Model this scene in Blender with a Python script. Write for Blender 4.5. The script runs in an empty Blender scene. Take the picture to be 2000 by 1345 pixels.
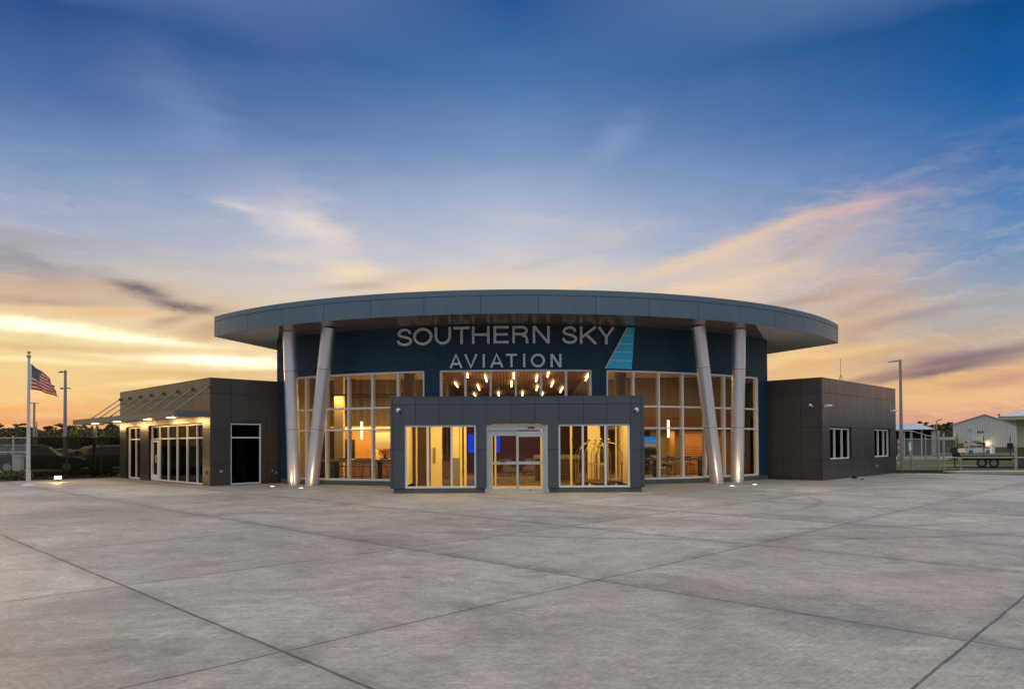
import bpy, math, random
from math import sin, cos, pi, sqrt, radians, atan2, exp
from mathutils import Vector, Matrix, Euler
random.seed(7)
scn = bpy.context.scene
COL = scn.collection

# ------------------------------------------------------------------ camera
CF, CCY, CPITCH, CROLL, CYAW = 1390.35, 843.45, .016095, .005336, .007247
CAM = Vector((-.3674, -24.6403, 1.70))
cd = bpy.data.cameras.new('camera'); cam = bpy.data.objects.new('camera', cd); COL.objects.link(cam)
cd.sensor_width = 36.0; cd.lens = CF / 2000 * 36; cd.shift_y = (CCY - 672.5) / 2000
cd.clip_start = .1; cd.clip_end = 4000
cam.location = CAM
cam.rotation_mode = 'QUATERNION'
cam.rotation_quaternion = (Matrix.Rotation(-CYAW, 4, 'Z') @ Matrix.Rotation(pi/2 + CPITCH, 4, 'X') @ Matrix.Rotation(-CROLL, 4, 'Z')).to_quaternion()
scn.camera = cam
scn.view_settings.view_transform = 'Standard'; scn.view_settings.look = 'None'
scn.view_settings.exposure = 0; scn.view_settings.gamma = 1
scn.cycles.max_bounces = 8; scn.cycles.transparent_max_bounces = 16
scn.cycles.sample_clamp_indirect = 6

# photo pixel -> direction / point in the place (used to measure where things stand)
def ray(px, py):
    dx, dy = px - 1000, py - CCY
    cr, sr = cos(CROLL), sin(CROLL)
    xi = dx*cr - dy*sr; yi = dx*sr + dy*cr
    a = xi / CF; u = -yi / CF
    cp, sp = cos(CPITCH), sin(CPITCH)
    Y = cp - u*sp; Z = sp + u*cp
    c, s = cos(CYAW), sin(CYAW)
    return Vector((a*c + Y*s, -a*s + Y*c, Z))
def atz(px, py, z=0.0):
    r = ray(px, py); return CAM + r * ((z - CAM.z) / r.z)
def aty(px, py, y):
    r = ray(px, py); return CAM + r * ((y - CAM.y) / r.y)
def pxy(px, y): return aty(px, 866, y).x

def lin(c):
    if isinstance(c, str): c = [int(c[i:i+2], 16)/255 for i in (0, 2, 4)]
    return tuple((v/12.92 if v <= .04045 else ((v+.055)/1.055)**2.4) for v in c) + (1,)

# ------------------------------------------------------------------ node helper
class NT:
    def __init__(s, tree): s.t = tree; s.n = tree.nodes; s.l = tree.links
    def put(s, inp, v):
        if isinstance(v, bpy.types.NodeSocket): s.l.new(v, inp)
        elif v is not None: inp.default_value = v
    def m(s, op, a, b=None, c=None, clamp=False):
        n = s.n.new('ShaderNodeMath'); n.operation = op; n.use_clamp = clamp
        s.put(n.inputs[0], a); s.put(n.inputs[1], b)
        if c is not None: s.put(n.inputs[2], c)
        return n.outputs[0]
    def mix(s, f, a, b, mode='MIX'):
        n = s.n.new('ShaderNodeMix'); n.data_type = 'RGBA'; n.blend_type = mode
        s.put(n.inputs[0], f); s.put(n.inputs[6], a); s.put(n.inputs[7], b)
        return n.outputs[2]
    def ramp(s, f, stops, interp='LINEAR'):
        n = s.n.new('ShaderNodeValToRGB'); s.put(n.inputs[0], f)
        cr = n.color_ramp; cr.interpolation = interp
        while len(cr.elements) < len(stops): cr.elements.new(.5)
        for e, (p, c) in zip(cr.elements, stops):
            e.position = p; e.color = c if len(c) == 4 else tuple(c) + (1,)
        return n.outputs[0]
    def rng(s, v, a, b, c=0., d=1.):
        n = s.n.new('ShaderNodeMapRange'); s.put(n.inputs[0], v)
        for i, q in zip((1, 2, 3, 4), (a, b, c, d)): n.inputs[i].default_value = q
        return n.outputs[0]
    def noise(s, vec, scale=1, detail=4, rough=.5, dist=0.):
        n = s.n.new('ShaderNodeTexNoise'); s.put(n.inputs['Vector'], vec)
        n.inputs['Scale'].default_value = scale; n.inputs['Detail'].default_value = detail
        n.inputs['Roughness'].default_value = rough; n.inputs['Distortion'].default_value = dist
        return n.outputs[0]
    def comb(s, x, y, z=0.):
        n = s.n.new('ShaderNodeCombineXYZ'); s.put(n.inputs[0], x); s.put(n.inputs[1], y); s.put(n.inputs[2], z)
        return n.outputs[0]
    def sep(s, v):
        n = s.n.new('ShaderNodeSeparateXYZ'); s.put(n.inputs[0], v); return n.outputs
    def coord(s, w='Object'):
        return s.n.new('ShaderNodeTexCoord').outputs[w]
    def pos(s): return s.n.new('ShaderNodeNewGeometry').outputs['Position']

# ------------------------------------------------------------------ world: dusk sky, clouds fixed to compass directions
SUN_AZ, SUN_EL = radians(-38), radians(2.5)       # azimuth from +Y towards +X
w = bpy.data.worlds.new('World'); scn.world = w; w.use_nodes = True
T = NT(w.node_tree); T.n.clear()
dx, dy, dz = T.sep(T.coord('Generated'))
az = T.m('ARCTAN2', dx, dy)
el = T.m('ARCSINE', T.m('MAXIMUM', T.m('MINIMUM', dz, 1.), -1.))
def dirof(px, py):
    r = ray(px, py).normalized(); return atan2(r.x, r.y), math.asin(r.z)
def E_(px, py): return dirof(px, py)[1]
warp = T.m('SUBTRACT', T.noise(T.comb(T.m('MULTIPLY', az, 8.), T.m('MULTIPLY', el, 20.), .3), 1.3, 6, .6), .5)
warp2 = T.m('SUBTRACT', T.noise(T.comb(T.m('MULTIPLY', az, 9.), T.m('MULTIPLY', el, 34.), 7.3), 1.6, 8, .66), .5)
ew = T.m('ADD', el, T.m('ADD', T.m('MULTIPLY', warp, .03), T.m('MULTIPLY', warp2, .02)))
def esc(e): return max(0., min(1., e/1.5708))
ec = T.m('DIVIDE', T.m('MAXIMUM', ew, 0.), 1.5708, clamp=True)
def rampy(x, stops, tail):
    st = [(0., lin(stops[0][1]))] + [(esc(E_(x, y)), lin(c)) for y, c in stops] + tail
    return T.ramp(ec, st)
TAIL = [(.40, (.30, .38, .56)), (.52, (1.25, 1.16, 1.12)), (1., (1.35, 1.24, 1.18))]  # unseen sky overhead, brightened to light the apron
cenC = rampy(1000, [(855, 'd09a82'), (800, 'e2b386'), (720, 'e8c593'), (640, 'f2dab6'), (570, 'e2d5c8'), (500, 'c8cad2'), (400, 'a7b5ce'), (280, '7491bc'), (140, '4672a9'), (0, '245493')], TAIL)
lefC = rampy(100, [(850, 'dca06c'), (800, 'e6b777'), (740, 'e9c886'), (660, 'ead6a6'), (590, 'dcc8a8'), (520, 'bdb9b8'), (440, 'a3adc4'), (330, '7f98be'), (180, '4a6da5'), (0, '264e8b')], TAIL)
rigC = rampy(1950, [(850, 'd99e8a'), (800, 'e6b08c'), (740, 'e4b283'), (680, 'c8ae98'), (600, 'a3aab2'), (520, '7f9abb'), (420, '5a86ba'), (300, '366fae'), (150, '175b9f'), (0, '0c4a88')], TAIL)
t1 = T.rng(az, dirof(1000, 700)[0], dirof(1950, 700)[0])
t0 = T.rng(az, dirof(100, 700)[0], dirof(1000, 700)[0])
sky = T.mix(t1, T.mix(t0, lefC, cenC), rigC)
# fine streaks everywhere
st = T.noise(T.comb(T.m('MULTIPLY', az, 4.2), T.m('ADD', T.m('MULTIPLY', el, 34.), T.m('MULTIPLY', warp, 3.0)), 0.), 1.8, 9, .66)
stm = T.m('MULTIPLY', T.rng(st, .47, .72), T.rng(el, .36, .06))
sky = T.mix(T.m('MULTIPLY', stm, .6), sky, T.ramp(ec, [(0, lin('f2cb9c')), (.1, lin('fae3bf')), (.2, lin('d8cfd0')), (.4, lin('6d8cc0'))]))
st2 = T.noise(T.comb(T.m('MULTIPLY', az, 3.), T.m('ADD', T.m('MULTIPLY', el, 26.), T.m('MULTIPLY', warp2, 2.)), 9.), 1.7, 7, .6)
stm2 = T.m('MULTIPLY', T.rng(st2, .53, .75), T.rng(el, .28, .05))
sky = T.mix(T.m('MULTIPLY', stm2, .6), sky, T.ramp(ec, [(0, lin('c48f70')), (.08, lin('c9a184')), (.2, lin('8f92a6')), (.4, lin('5a78ac'))]))
def blob(px, py, sx, sy, tilt, colour, amt, wa=.9, wb=.9, grain=.25):
    """a cloud at a compass direction: sx, sy in radians, tilt in degrees"""
    global sky
    a0, e0 = dirof(px, py); c, s = cos(radians(tilt)), sin(radians(tilt))
    A = T.m('SUBTRACT', az, a0); B = T.m('SUBTRACT', el, e0)
    u = T.m('ADD', T.m('MULTIPLY', A, c), T.m('MULTIPLY', B, s))
    v = T.m('SUBTRACT', T.m('MULTIPLY', B, c), T.m('MULTIPLY', A, s))
    u = T.m('ADD', T.m('DIVIDE', u, sx), T.m('MULTIPLY', warp2, wa*1.8))
    v = T.m('ADD', T.m('DIVIDE', v, sy), T.m('ADD', T.m('MULTIPLY', warp, wb*1.6), T.m('MULTIPLY', warp2, wb*2.4)))
    d = T.m('ADD', T.m('MULTIPLY', u, u), T.m('MULTIPLY', v, v))
    k = T.m('EXPONENT', T.m('MULTIPLY', d, -1.))
    if grain: k = T.m('MULTIPLY', k, T.rng(st, .30, .62, 1-grain, 1.))
    sky = T.mix(T.m('MULTIPLY', k, amt, clamp=True), sky, lin(colour) if isinstance(colour, str) else tuple(colour)+(1,))
P_ = 1/1390.
# right-hand plume and its pink edges
blob(1500, 535, 215*P_, 55*P_, 20, 'e4c6ac', .85, .8, 1.1, .4)
blob(1420, 500, 160*P_, 22*P_, 20, 'e9cbae', .55, .8, 1.1, .4)
blob(1680, 400, 80*P_, 13*P_, 9, 'dcb0b4', .6, .8, 1.1, .4)
blob(1640, 412, 90*P_, 9*P_, 5, 'eac0a4', .45, .8, 1.0, .4)
blob(1680, 560, 90*P_, 40*P_, 10, 'd9b39c', .6, .8, .9, .4)
blob(1380, 560, 130*P_, 16*P_, 6, 'f3d3ac', .75, .6, .6)
blob(1620, 640, 170*P_, 40*P_, 10, 'e8bd8c', .6, .7, .8, .3)
blob(1560, 740, 120*P_, 45*P_, 12, 'f1c27e', .55, .7, .8, .3)
blob(1720, 590, 90*P_, 14*P_, 14, 'a98f8e', .55, .8, 1.)
blob(1830, 722, 130*P_, 11*P_, 10, '715f70', .95, .8, 1.1)
blob(1870, 700, 90*P_, 8*P_, 8, '766373', .9, .8, 1.)
blob(1600, 700, 160*P_, 14*P_, 4, 'd39c70', .5, .7, 1.)
blob(1900, 820, 200*P_, 9*P_, 2, 'dc9c84', .6, .6, .9)
blob(1900, 690, 110*P_, 9*P_, 3, '84707c', .75, .7, .8)
blob(1800, 745, 120*P_, 8*P_, 6, 'ecba80', .7, .6, .7)
blob(1900, 775, 170*P_, 12*P_, 4, 'f0c488', .6, .6, .7)
blob(1860, 640, 150*P_, 14*P_, 3, 'a9a0a3', .45, .7, .8)
blob(1960, 250, 60*P_, 8*P_, 12, '5a76ad', .5, .6, .7)
# centre: soft pale puffs
blob(620, 470, 130*P_, 55*P_, -28, 'd6cdcf', .75, .9, .9)
blob(690, 530, 50*P_, 16*P_, 0, 'fbe0b4', .9, .6, .7)
blob(760, 545, 80*P_, 10*P_, 12, 'bfae9f', .6, .8, .8)
blob(900, 545, 300*P_, 26*P_, 3, 'e8cfb4', .7, .7, .9, .4)
blob(540, 420, 90*P_, 26*P_, -20, 'd3ccd3', .55, .8, .9)
blob(640, 450, 60*P_, 26*P_, -25, 'e0cfca', .6, .8, .9)
blob(1000, 500, 170*P_, 14*P_, 14, 'c9c2c4', .5, .8, .9)
blob(1060, 430, 90*P_, 16*P_, -6, 'cfc6ca', .45, .7, .8)
blob(1200, 280, 60*P_, 25*P_, 30, '93a3c9', .5, .8, .8)
blob(560, 60, 120*P_, 50*P_, -45, '4d66a0', .5, .8, .9)
blob(390, 260, 130*P_, 60*P_, -40, '7f93c0', .5, .8, .9)
for b_ in ((470, 405, 40, 9, -10, 'dcd2d4', 0.75), (600, 440, 45, 14, -20, 'e6d6cf', 0.85), (560, 500, 90, 12, 6, 'd9cbc0', 0.75), (830, 560, 90, 9, 6, 'f0d3ab', 0.95), (700, 560, 70, 8, 4, 'b8a497', .55),
           (1110, 560, 80, 9, 10, 'eed0ac', 0.85), (1050, 515, 110, 8, 12, 'b9b0ae', 0.4), (1180, 470, 100, 16, 10, 'c3bfc6', 0.75), (1320, 520, 110, 12, 14, 'ecd0b2', 0.85), (1450, 470, 110, 12, 16, 'e6c6b0', 0.85),
           (1600, 470, 60, 14, 20, 'b5a7ae', 0.75), (1560, 590, 110, 10, 8, 'b89c8c', 0.85), (1640, 690, 90, 8, 6, 'f3c98e', 0.85), (1700, 640, 70, 18, 14, 'cfa88f', 0.85), (1540, 700, 60, 14, 10, 'f6cf8f', 0.85), (1790, 620, 90, 12, 8, '9c9095', 0.75),
           (1680, 780, 160, 6, 3, 'f0bf86', 0.85), (1720, 735, 110, 6, 8, 'a8857a', 0.75), (1960, 740, 60, 7, 6, 'c59a84', 0.85), (1850, 600, 60, 6, 10, 'a7a0a8', 0.65)):
    blob(b_[0], b_[1], b_[2]*P_, b_[3]*P_, b_[4], b_[5], b_[6], .8, 1.2, .25)
# left: grey bank, dark wisps, burning bands
blob(40, 510, 120*P_, 34*P_, -6, '8d8a97', .85, .8, 1.)
blob(120, 560, 170*P_, 14*P_, 4, 'c9a48c', .7, .8, 1., .4)
blob(420, 600, 90*P_, 20*P_, -5, 'd8bfa6', .6, .8, 1., .4)
blob(200, 580, 260*P_, 22*P_, 3, 'cdb69e', .6, .8, .9, .3)
blob(120, 604, 200*P_, 9*P_, 1, 'f4cf97', .6, .6, .7)
blob(275, 566, 48*P_, 9*P_, -10, '67646e', 1., .8, 1.1)
blob(350, 598, 66*P_, 9*P_, -6, '6c6268', 1., .8, 1.1)
blob(330, 625, 45*P_, 8*P_, 18, '9b8174', .7, .8, 1.)
blob(400, 640, 70*P_, 16*P_, 14, 'c29a7c', .75, .8, .9)
blob(330, 655, 160*P_, 12*P_, -2, 'efcf9e', .5, .7, .7)
blob(20, 625, 130*P_, 8*P_, -2, (1.5, 1.28, .82), .95, .8, .85, .35)
blob(120, 645, 150*P_, 9*P_, -3, (1.6, 1.40, .95), 1., .8, .85, .35)
blob(270, 661, 100*P_, 5*P_, -3, (1.35, 1.15, .78), .9, .8, .85, .35)
blob(440, 703, 115*P_, 8.5*P_, 0, (1.7, 1.5, 1.1), 1., .8, .85, .35)
blob(520, 715, 70*P_, 7*P_, 2, (1.4, 1.2, .8), .8, .8, .85, .35)
blob(60, 702, 160*P_, 5*P_, -1, (1.1, .9, .50), .8, .8, .85, .35)
blob(210, 692, 50*P_, 4*P_, 1, (1.1, .9, .55), .7, .8, .85, .35)
blob(310, 748, 70*P_, 5*P_, 5, (1.1, .88, .5), .7, .8, .85, .35)
blob(180, 772, 90*P_, 3.5*P_, 2, 'f2c87c', .6, .5, .5)
for b_ in ((90, 470, 110, 9, 4, 'a7a3b0', 0.82), (330, 520, 150, 8, 3, 'c3bab6', 0.82), (60, 585, 110, 9, 2, 'b79c8c', 0.92), (210, 612, 90, 7, 4, 'e8b98a', 0.92), (470, 640, 60, 14, 12, 'b9937a', 0.82), (90, 680, 160, 6, 1, 'd9b684', 0.82), (380, 730, 120, 6, 2, 'dcb67c', 0.82), (60, 800, 160, 5, 2, 'e9a96c', 0.82), (150, 825, 200, 5, 0, 'd39468', 0.82)):
    blob(b_[0], b_[1], b_[2]*P_, b_[3]*P_, b_[4], b_[5], b_[6], .8, 1.2, .2)
# sky behind the photographer: mauve dusk, brightened aloft as added fill for apron and panels
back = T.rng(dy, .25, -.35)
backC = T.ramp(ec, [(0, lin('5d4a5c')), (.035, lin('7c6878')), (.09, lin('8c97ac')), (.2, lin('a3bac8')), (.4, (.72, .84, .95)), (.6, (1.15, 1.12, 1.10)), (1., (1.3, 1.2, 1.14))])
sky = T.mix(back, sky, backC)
sky = T.mix(T.rng(dz, 0., -.03), sky, (.05, .045, .04, 1))
ns = T.n.new('ShaderNodeTexSky'); ns.sky_type = 'NISHITA'; ns.sun_disc = False
ns.sun_elevation = SUN_EL; ns.sun_rotation = SUN_AZ
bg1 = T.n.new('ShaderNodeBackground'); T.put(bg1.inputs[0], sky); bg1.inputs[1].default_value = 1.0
bg2 = T.n.new('ShaderNodeBackground'); T.put(bg2.inputs[0], ns.outputs[0]); bg2.inputs[1].default_value = .003
ad = T.n.new('ShaderNodeAddShader'); T.l.new(bg1.outputs[0], ad.inputs[0]); T.l.new(bg2.outputs[0], ad.inputs[1])
wo = T.n.new('ShaderNodeOutputWorld'); T.l.new(ad.outputs[0], wo.inputs[0])
w.cycles.sampling_method = 'MANUAL'; w.cycles.sample_map_resolution = 1024

def aim(o, d): o.rotation_euler = Vector(d).to_track_quat('-Z', 'Y').to_euler()
sl = bpy.data.lights.new('sun', 'SUN'); so = bpy.data.objects.new('sun', sl); COL.objects.link(so)
sl.energy = .5; sl.angle = radians(6); sl.color = (1, .66, .36)
so.location = (-60, 60, 30)
aim(so, (-sin(SUN_AZ)*cos(SUN_EL), -cos(SUN_AZ)*cos(SUN_EL), -sin(SUN_EL)))

# ------------------------------------------------------------------ object helpers
def root(o):
    while o.parent: o = o.parent
    return o
def tag(o, label=None, cat=None, group=None, kind=None):
    if label: o['label'] = label
    if cat: o['category'] = cat
    if group: o['group'] = group
    if kind: o['kind'] = kind
    return o
def thing(name, loc, label, cat, group=None, rz=0.):
    o = bpy.data.objects.new(name, None); COL.objects.link(o)
    o.location = loc; o.rotation_euler = (0, 0, rz); o.empty_display_size = .2
    return tag(o, label, cat, group)
def kids(o): return [c for c in bpy.data.objects if c.parent == o]
def copy_tree(o, parent=None):
    c = o.copy(); COL.objects.link(c); c.parent = parent
    for ch in kids(o): copy_tree(ch, c)
    return c
def dup(o, loc, label, rz=0., group=None):
    c = copy_tree(o); c.location = loc; c.rotation_euler = (0, 0, rz); c['label'] = label
    if group: c['group'] = group
    return c

class MB:
    def __init__(s): s.v = []; s.f = []
    def add(s, vs, fs):
        b = len(s.v); s.v += [tuple(v) for v in vs]; s.f += [tuple(i + b for i in f) for f in fs]; return s
    def quad(s, a, b, c, d): return s.add([a, b, c, d], [(0, 1, 2, 3)])
    def box(s, x0, x1, y0, y1, z0, z1):
        vs = [(x, y, z) for z in (z0, z1) for y in (y0, y1) for x in (x0, x1)]
        return s.add(vs, [(0, 2, 3, 1), (4, 5, 7, 6), (0, 1, 5, 4), (2, 6, 7, 3), (0, 4, 6, 2), (1, 3, 7, 5)])
    def cbox(s, c, sx, sy, sz, M=None):
        vs = [Vector((x*sx/2, y*sy/2, z*sz/2)) for z in (-1, 1) for y in (-1, 1) for x in (-1, 1)]
        vs = [(M @ v if M else v) + Vector(c) for v in vs]
        return s.add(vs, [(0, 2, 3, 1), (4, 5, 7, 6), (0, 1, 5, 4), (2, 6, 7, 3), (0, 4, 6, 2), (1, 3, 7, 5)])
    def fbox(s, F, t0, t1, d0, d1, z0, z1, cuts=None):
        ts = [t0] + sorted(t for t in (cuts or []) if t0 + 1e-4 < t < t1 - 1e-4) + [t1]
        if cuts is None and hasattr(F, 'R'):
            n = max(1, int(math.ceil((t1 - t0)/.45))); ts = [t0 + (t1 - t0)*i/n for i in range(n + 1)]
        vs = []
        for t in ts: vs += [F(t, d0, z0), F(t, d1, z0), F(t, d1, z1), F(t, d0, z1)]
        fs = [(0, 1, 2, 3), tuple(4*(len(ts)-1) + k for k in (3, 2, 1, 0))]
        for i in range(len(ts) - 1):
            a, b = 4*i, 4*i + 4
            for k in range(4): fs.append((a + k, b + k, b + (k+1) % 4, a + (k+1) % 4))
        return s.add(vs, fs)
    def prism(s, poly, z0, z1):
        n = len(poly)
        vs = [(x, y, z0) for x, y in poly] + [(x, y, z1) for x, y in poly]
        return s.add(vs, [tuple(range(n-1, -1, -1)), tuple(range(n, 2*n))] + [(i, (i+1) % n, n + (i+1) % n, n + i) for i in range(n)])
    def tube(s, p0, p1, r0, r1=None, n=12, cap=True):
        r1 = r0 if r1 is None else r1
        p0, p1 = Vector(p0), Vector(p1); d = (p1 - p0).normalized()
        a = d.orthogonal().normalized(); b = d.cross(a)
        vs = []
        for p, r in ((p0, r0), (p1, r1)):
            vs += [p + a*r*cos(2*pi*i/n) + b*r*sin(2*pi*i/n) for i in range(n)]
        fs = [(i, (i+1) % n, n + (i+1) % n, n + i) for i in range(n)]
        if cap: fs += [tuple(range(n-1, -1, -1)), tuple(range(n, 2*n))]
        return s.add(vs, fs)
    def path(s, pts, r, n=8):
        for a, b in zip(pts, pts[1:]): s.tube(a, b, r, n=n)
        return s
    def lathe(s, c, prof, n=24):
        vs = [(c[0] + r*cos(2*pi*i/n), c[1] + r*sin(2*pi*i/n), c[2] + z) for r, z in prof for i in range(n)]
        fs = [(k*n + i, k*n + (i+1) % n, (k+1)*n + (i+1) % n, (k+1)*n + i) for k in range(len(prof)-1) for i in range(n)]
        fs += [tuple(range(n-1, -1, -1)), tuple(range((len(prof)-1)*n, len(prof)*n))]
        return s.add(vs, fs)
    def ball(s, c, r, n=12):
        prof = [(max(1e-3, r*sin(pi*k/n)), -r*cos(pi*k/n)) for k in range(n+1)]
        return s.lathe(c, prof, n*2)
    def build(s, name, mat, parent=None, loc=None, local=False, smooth=False, **tags):
        L = Vector((0, 0, 0))
        if not local:
            if parent is not None: L = root(parent).location.copy()
            elif loc is not None: L = Vector(loc)
            elif s.v:
                L = Vector((sum(v[0] for v in s.v)/len(s.v), sum(v[1] for v in s.v)/len(s.v), min(v[2] for v in s.v)))
        me = bpy.data.meshes.new(name)
        me.from_pydata([Vector(v) - L for v in s.v], [], s.f); me.update()
        me.materials.append(mat)
        if smooth:
            me.polygons.foreach_set('use_smooth', [True]*len(me.polygons))
            me.update()
            try: me.set_sharp_from_angle(angle=radians(40))
            except Exception: pass
        o = bpy.data.objects.new(name, me); COL.objects.link(o)
        if parent is not None: o.parent = parent
        else: o.location = L if not local else (loc or (0, 0, 0))
        if tags: tag(o, tags.get('label'), tags.get('cat'), tags.get('group'), tags.get('kind'))
        return o

class Flat:
    def __init__(s, o, u, n): s.o = Vector((o[0], o[1], 0)); s.u = Vector((u[0], u[1], 0)).normalized(); s.n = Vector((n[0], n[1], 0)).normalized()
    def __call__(s, t, d, z): p = s.o + s.u*t + s.n*d; return (p.x, p.y, z)
    def hit(s, px, py):
        r = ray(px, py); k = (s.o - CAM).dot(s.n) / r.dot(s.n); p = CAM + r*k
        return (p - s.o).dot(s.u), p.z
class Arc:
    def __init__(s, R, yc): s.R = R; s.yc = yc
    def __call__(s, t, d, z):
        a = t/s.R; r = s.R + d; return (r*sin(a), s.yc - r*cos(a), z)
    def hit(s, px, py, d=0.):
        r = ray(px, py); R = s.R + d; ox, oy = CAM.x, CAM.y - s.yc
        A = r.x**2 + r.y**2; B = 2*(ox*r.x + oy*r.y); Cc = ox**2 + oy**2 - R*R
        k = (-B - sqrt(B*B - 4*A*Cc)) / (2*A); p = CAM + r*k
        return s.R*atan2(p.x, s.yc - p.y), p.z
Q = sqrt(.5)
A0, B0 = (-12.713, 5.065), (13.493, 6.540)
LF = Flat(A0, (-Q, Q), (-Q, -Q)); LI = Flat(A0, (Q, Q), (Q, -Q))
RF = Flat(B0, (Q, Q), (Q, -Q));   RI = Flat(B0, (-Q, Q), (-Q, -Q))
VF = Flat((0, 0), (1, 0), (0, -1))
DW = Arc(17.508, 21.294); FA = Arc(19.046, 20.399)

# ------------------------------------------------------------------ materials
def mat(name): 
    m = bpy.data.materials.new(name); m.use_nodes = True
    t = NT(m.node_tree); return m, t, t.n['Principled BSDF'], t.n['Material Output']
def simple(name, col, rough=.6, metal=0., var=.12, scale=3., bump=0., spec=.5, island=0., stretch=None, wavy=0.):
    m, t, b, o = mat(name)
    col = lin(col) if isinstance(col, str) else tuple(col)+(1,)
    v = t.coord('Object')
    if stretch:
        x, y, z = t.sep(v); v = t.comb(t.m('MULTIPLY', x, stretch[0]), t.m('MULTIPLY', y, stretch[1]), t.m('MULTIPLY', z, stretch[2]))
    n = t.noise(v, scale, 6, .6)
    f = t.m('ADD', t.m('MULTIPLY', t.m('SUBTRACT', n, .5), 2*var), 1.)
    if island:
        ri = t.n.new('ShaderNodeNewGeometry').outputs['Random Per Island']
        f = t.m('MULTIPLY', f, t.rng(ri, 0, 1, 1-island, 1+island))
    vm = t.n.new('ShaderNodeVectorMath'); vm.operation = 'SCALE'; vm.inputs[0].default_value = col[:3]; t.put(vm.inputs['Scale'], f)
    t.put(b.inputs['Base Color'], vm.outputs[0])
    t.put(b.inputs['Roughness'], t.m('ADD', t.m('MULTIPLY', t.m('SUBTRACT', n, .5), .18), rough, clamp=True))
    b.inputs['Metallic'].default_value = metal; b.inputs['Specular IOR Level'].default_value = spec
    if bump:
        bn = t.n.new('ShaderNodeBump'); bn.inputs['Strength'].default_value = bump; bn.inputs['Distance'].default_value = .02
        t.put(bn.inputs['Height'], t.noise(v, scale*8, 6, .6)); t.put(b.inputs['Normal'], bn.outputs[0])
    if wavy:
        bn = t.n.new('ShaderNodeBump'); bn.inputs['Strength'].default_value = wavy; bn.inputs['Distance'].default_value = .03
        t.put(bn.inputs['Height'], t.noise(v, 1.1, 2, .5)); t.put(b.inputs['Normal'], bn.outputs[0])
    return m
def emit(name, col, k):
    m, t, b, o = mat(name); e = t.n.new('ShaderNodeEmission'); e.inputs[0].default_value = tuple(col)+(1,); e.inputs[1].default_value = k
    t.l.new(e.outputs[0], o.inputs[0]); return m
def glass(name, tint, refl=1.0, rough=.02):
    m, t, b, o = mat(name)
    tr = t.n.new('ShaderNodeBsdfTransparent'); tr.inputs[0].default_value = tuple(tint)+(1,)
    gl = t.n.new('ShaderNodeBsdfGlossy'); gl.inputs['Roughness'].default_value = rough
    gl.inputs[0].default_value = (refl, refl, refl, 1)
    fr = t.n.new('ShaderNodeFresnel'); fr.inputs[0].default_value = 1.55
    mx = t.n.new('ShaderNodeMixShader'); t.l.new(fr.outputs[0], mx.inputs[0])
    t.l.new(tr.outputs[0], mx.inputs[1]); t.l.new(gl.outputs[0], mx.inputs[2]); t.l.new(mx.outputs[0], o.inputs[0])
    return m
M = {}
M['clad'] = simple('charcoal_metal_panel', (.118, .128, .142), .36, .6, .05, .7, island=.05, wavy=.35)
M['cladL'] = simple('bronze_grey_metal_panel', (.112, .104, .099), .33, .65, .06, .7, island=.07, wavy=.35)
M['fascia'] = simple('slate_blue_metal_panel', (.14, .19, .225), .36, .6, .05, .6, island=.04, wavy=.35)
M['joint'] = simple('dark_joint', (.012, .012, .012), .8)
M['blue'] = simple('dark_teal_stucco', (.012, .046, .082), .55, .0, .22, .8, bump=.15, spec=.35)
M['soffit'] = simple('bronze_gloss_soffit', (.29, .215, .165), .30, .45, .06, .8)
M['silver'] = simple('satin_silver_metal', (.80, .79, .82), .36, .78, .04, 1.2, island=.03)
M['white'] = simple('clear_anodised_frame', (.84, .83, .82), .5, .0, .06, 4)
M['doorframe'] = simple('pale_grey_aluminium', (.58, .59, .57), .45, .2, .06, 4)
M['curb'] = simple('stained_concrete_curb', (.13, .135, .12), .85, 0, .5, 2.2, bump=.4)
M['glass'] = glass('clear_glass', (.86, .84, .80), .55)
M['glassdark'] = glass('bronze_tint_glass', (.07, .062, .05), .07)
M['letter'] = simple('brushed_aluminium_letter', (.74, .73, .70), .42, .25, .08, 9)
M['black'] = simple('black_plastic', (.012, .012, .013), .45)
M['whitep'] = simple('white_plastic', (.75, .76, .76), .4)
M['galv'] = simple('galvanised_steel', (.42, .42, .40), .5, .5, .15, 8)
M['darksteel'] = simple('dark_painted_steel', (.03, .028, .025), .5, .3)
M['strut'] = simple('grey_painted_strut', (.22, .23, .24), .4, .5)
M['canopy'] = simple('canopy_grey_metal', (.16, .17, .185), .42, .55, .05, 1.)
M['pole'] = simple('weathered_light_pole', (.33, .29, .27), .6, .2, .2, 2)
M['flagpole'] = simple('white_painted_pole', (.62, .60, .62), .4, .2, .08, 2)
M['gold'] = simple('gold_ball', (.65, .48, .18), .3, .9)
M['brass'] = simple('polished_brass', (.52, .37, .16), .25, 1., .1, 5)
M['wallwarm'] = simple('cream_painted_wall', (.84, .68, .36), .7, 0, .04, 1)
M['wallgrey'] = simple('taupe_wall', (.30, .25, .20), .75, 0, .08, 1)
M['ceil'] = simple('off_white_ceiling', (.72, .68, .60), .8)
M['oak'] = simple('oak_veneer', (.52, .28, .095), .45, 0, .35, 2.5, stretch=(6, 6, .6))
M['darkwood'] = simple('dark_stained_wood', (.055, .03, .018), .5, 0, .3, 2.5, stretch=(6, 6, .6))
M['floor'] = simple('polished_lobby_tile', (.32, .24, .16), .25, 0, .12, .9)
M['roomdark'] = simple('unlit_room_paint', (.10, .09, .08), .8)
M['curtain'] = simple('brown_grey_drape', (.22, .195, .175), .85, 0, .3, 2.5, stretch=(5, 5, .12))
M['hide'] = simple('grey_upholstery', (.25, .22, .19), .7)
M['rubber'] = simple('tyre_rubber', (.015, .015, .016), .8)
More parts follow.
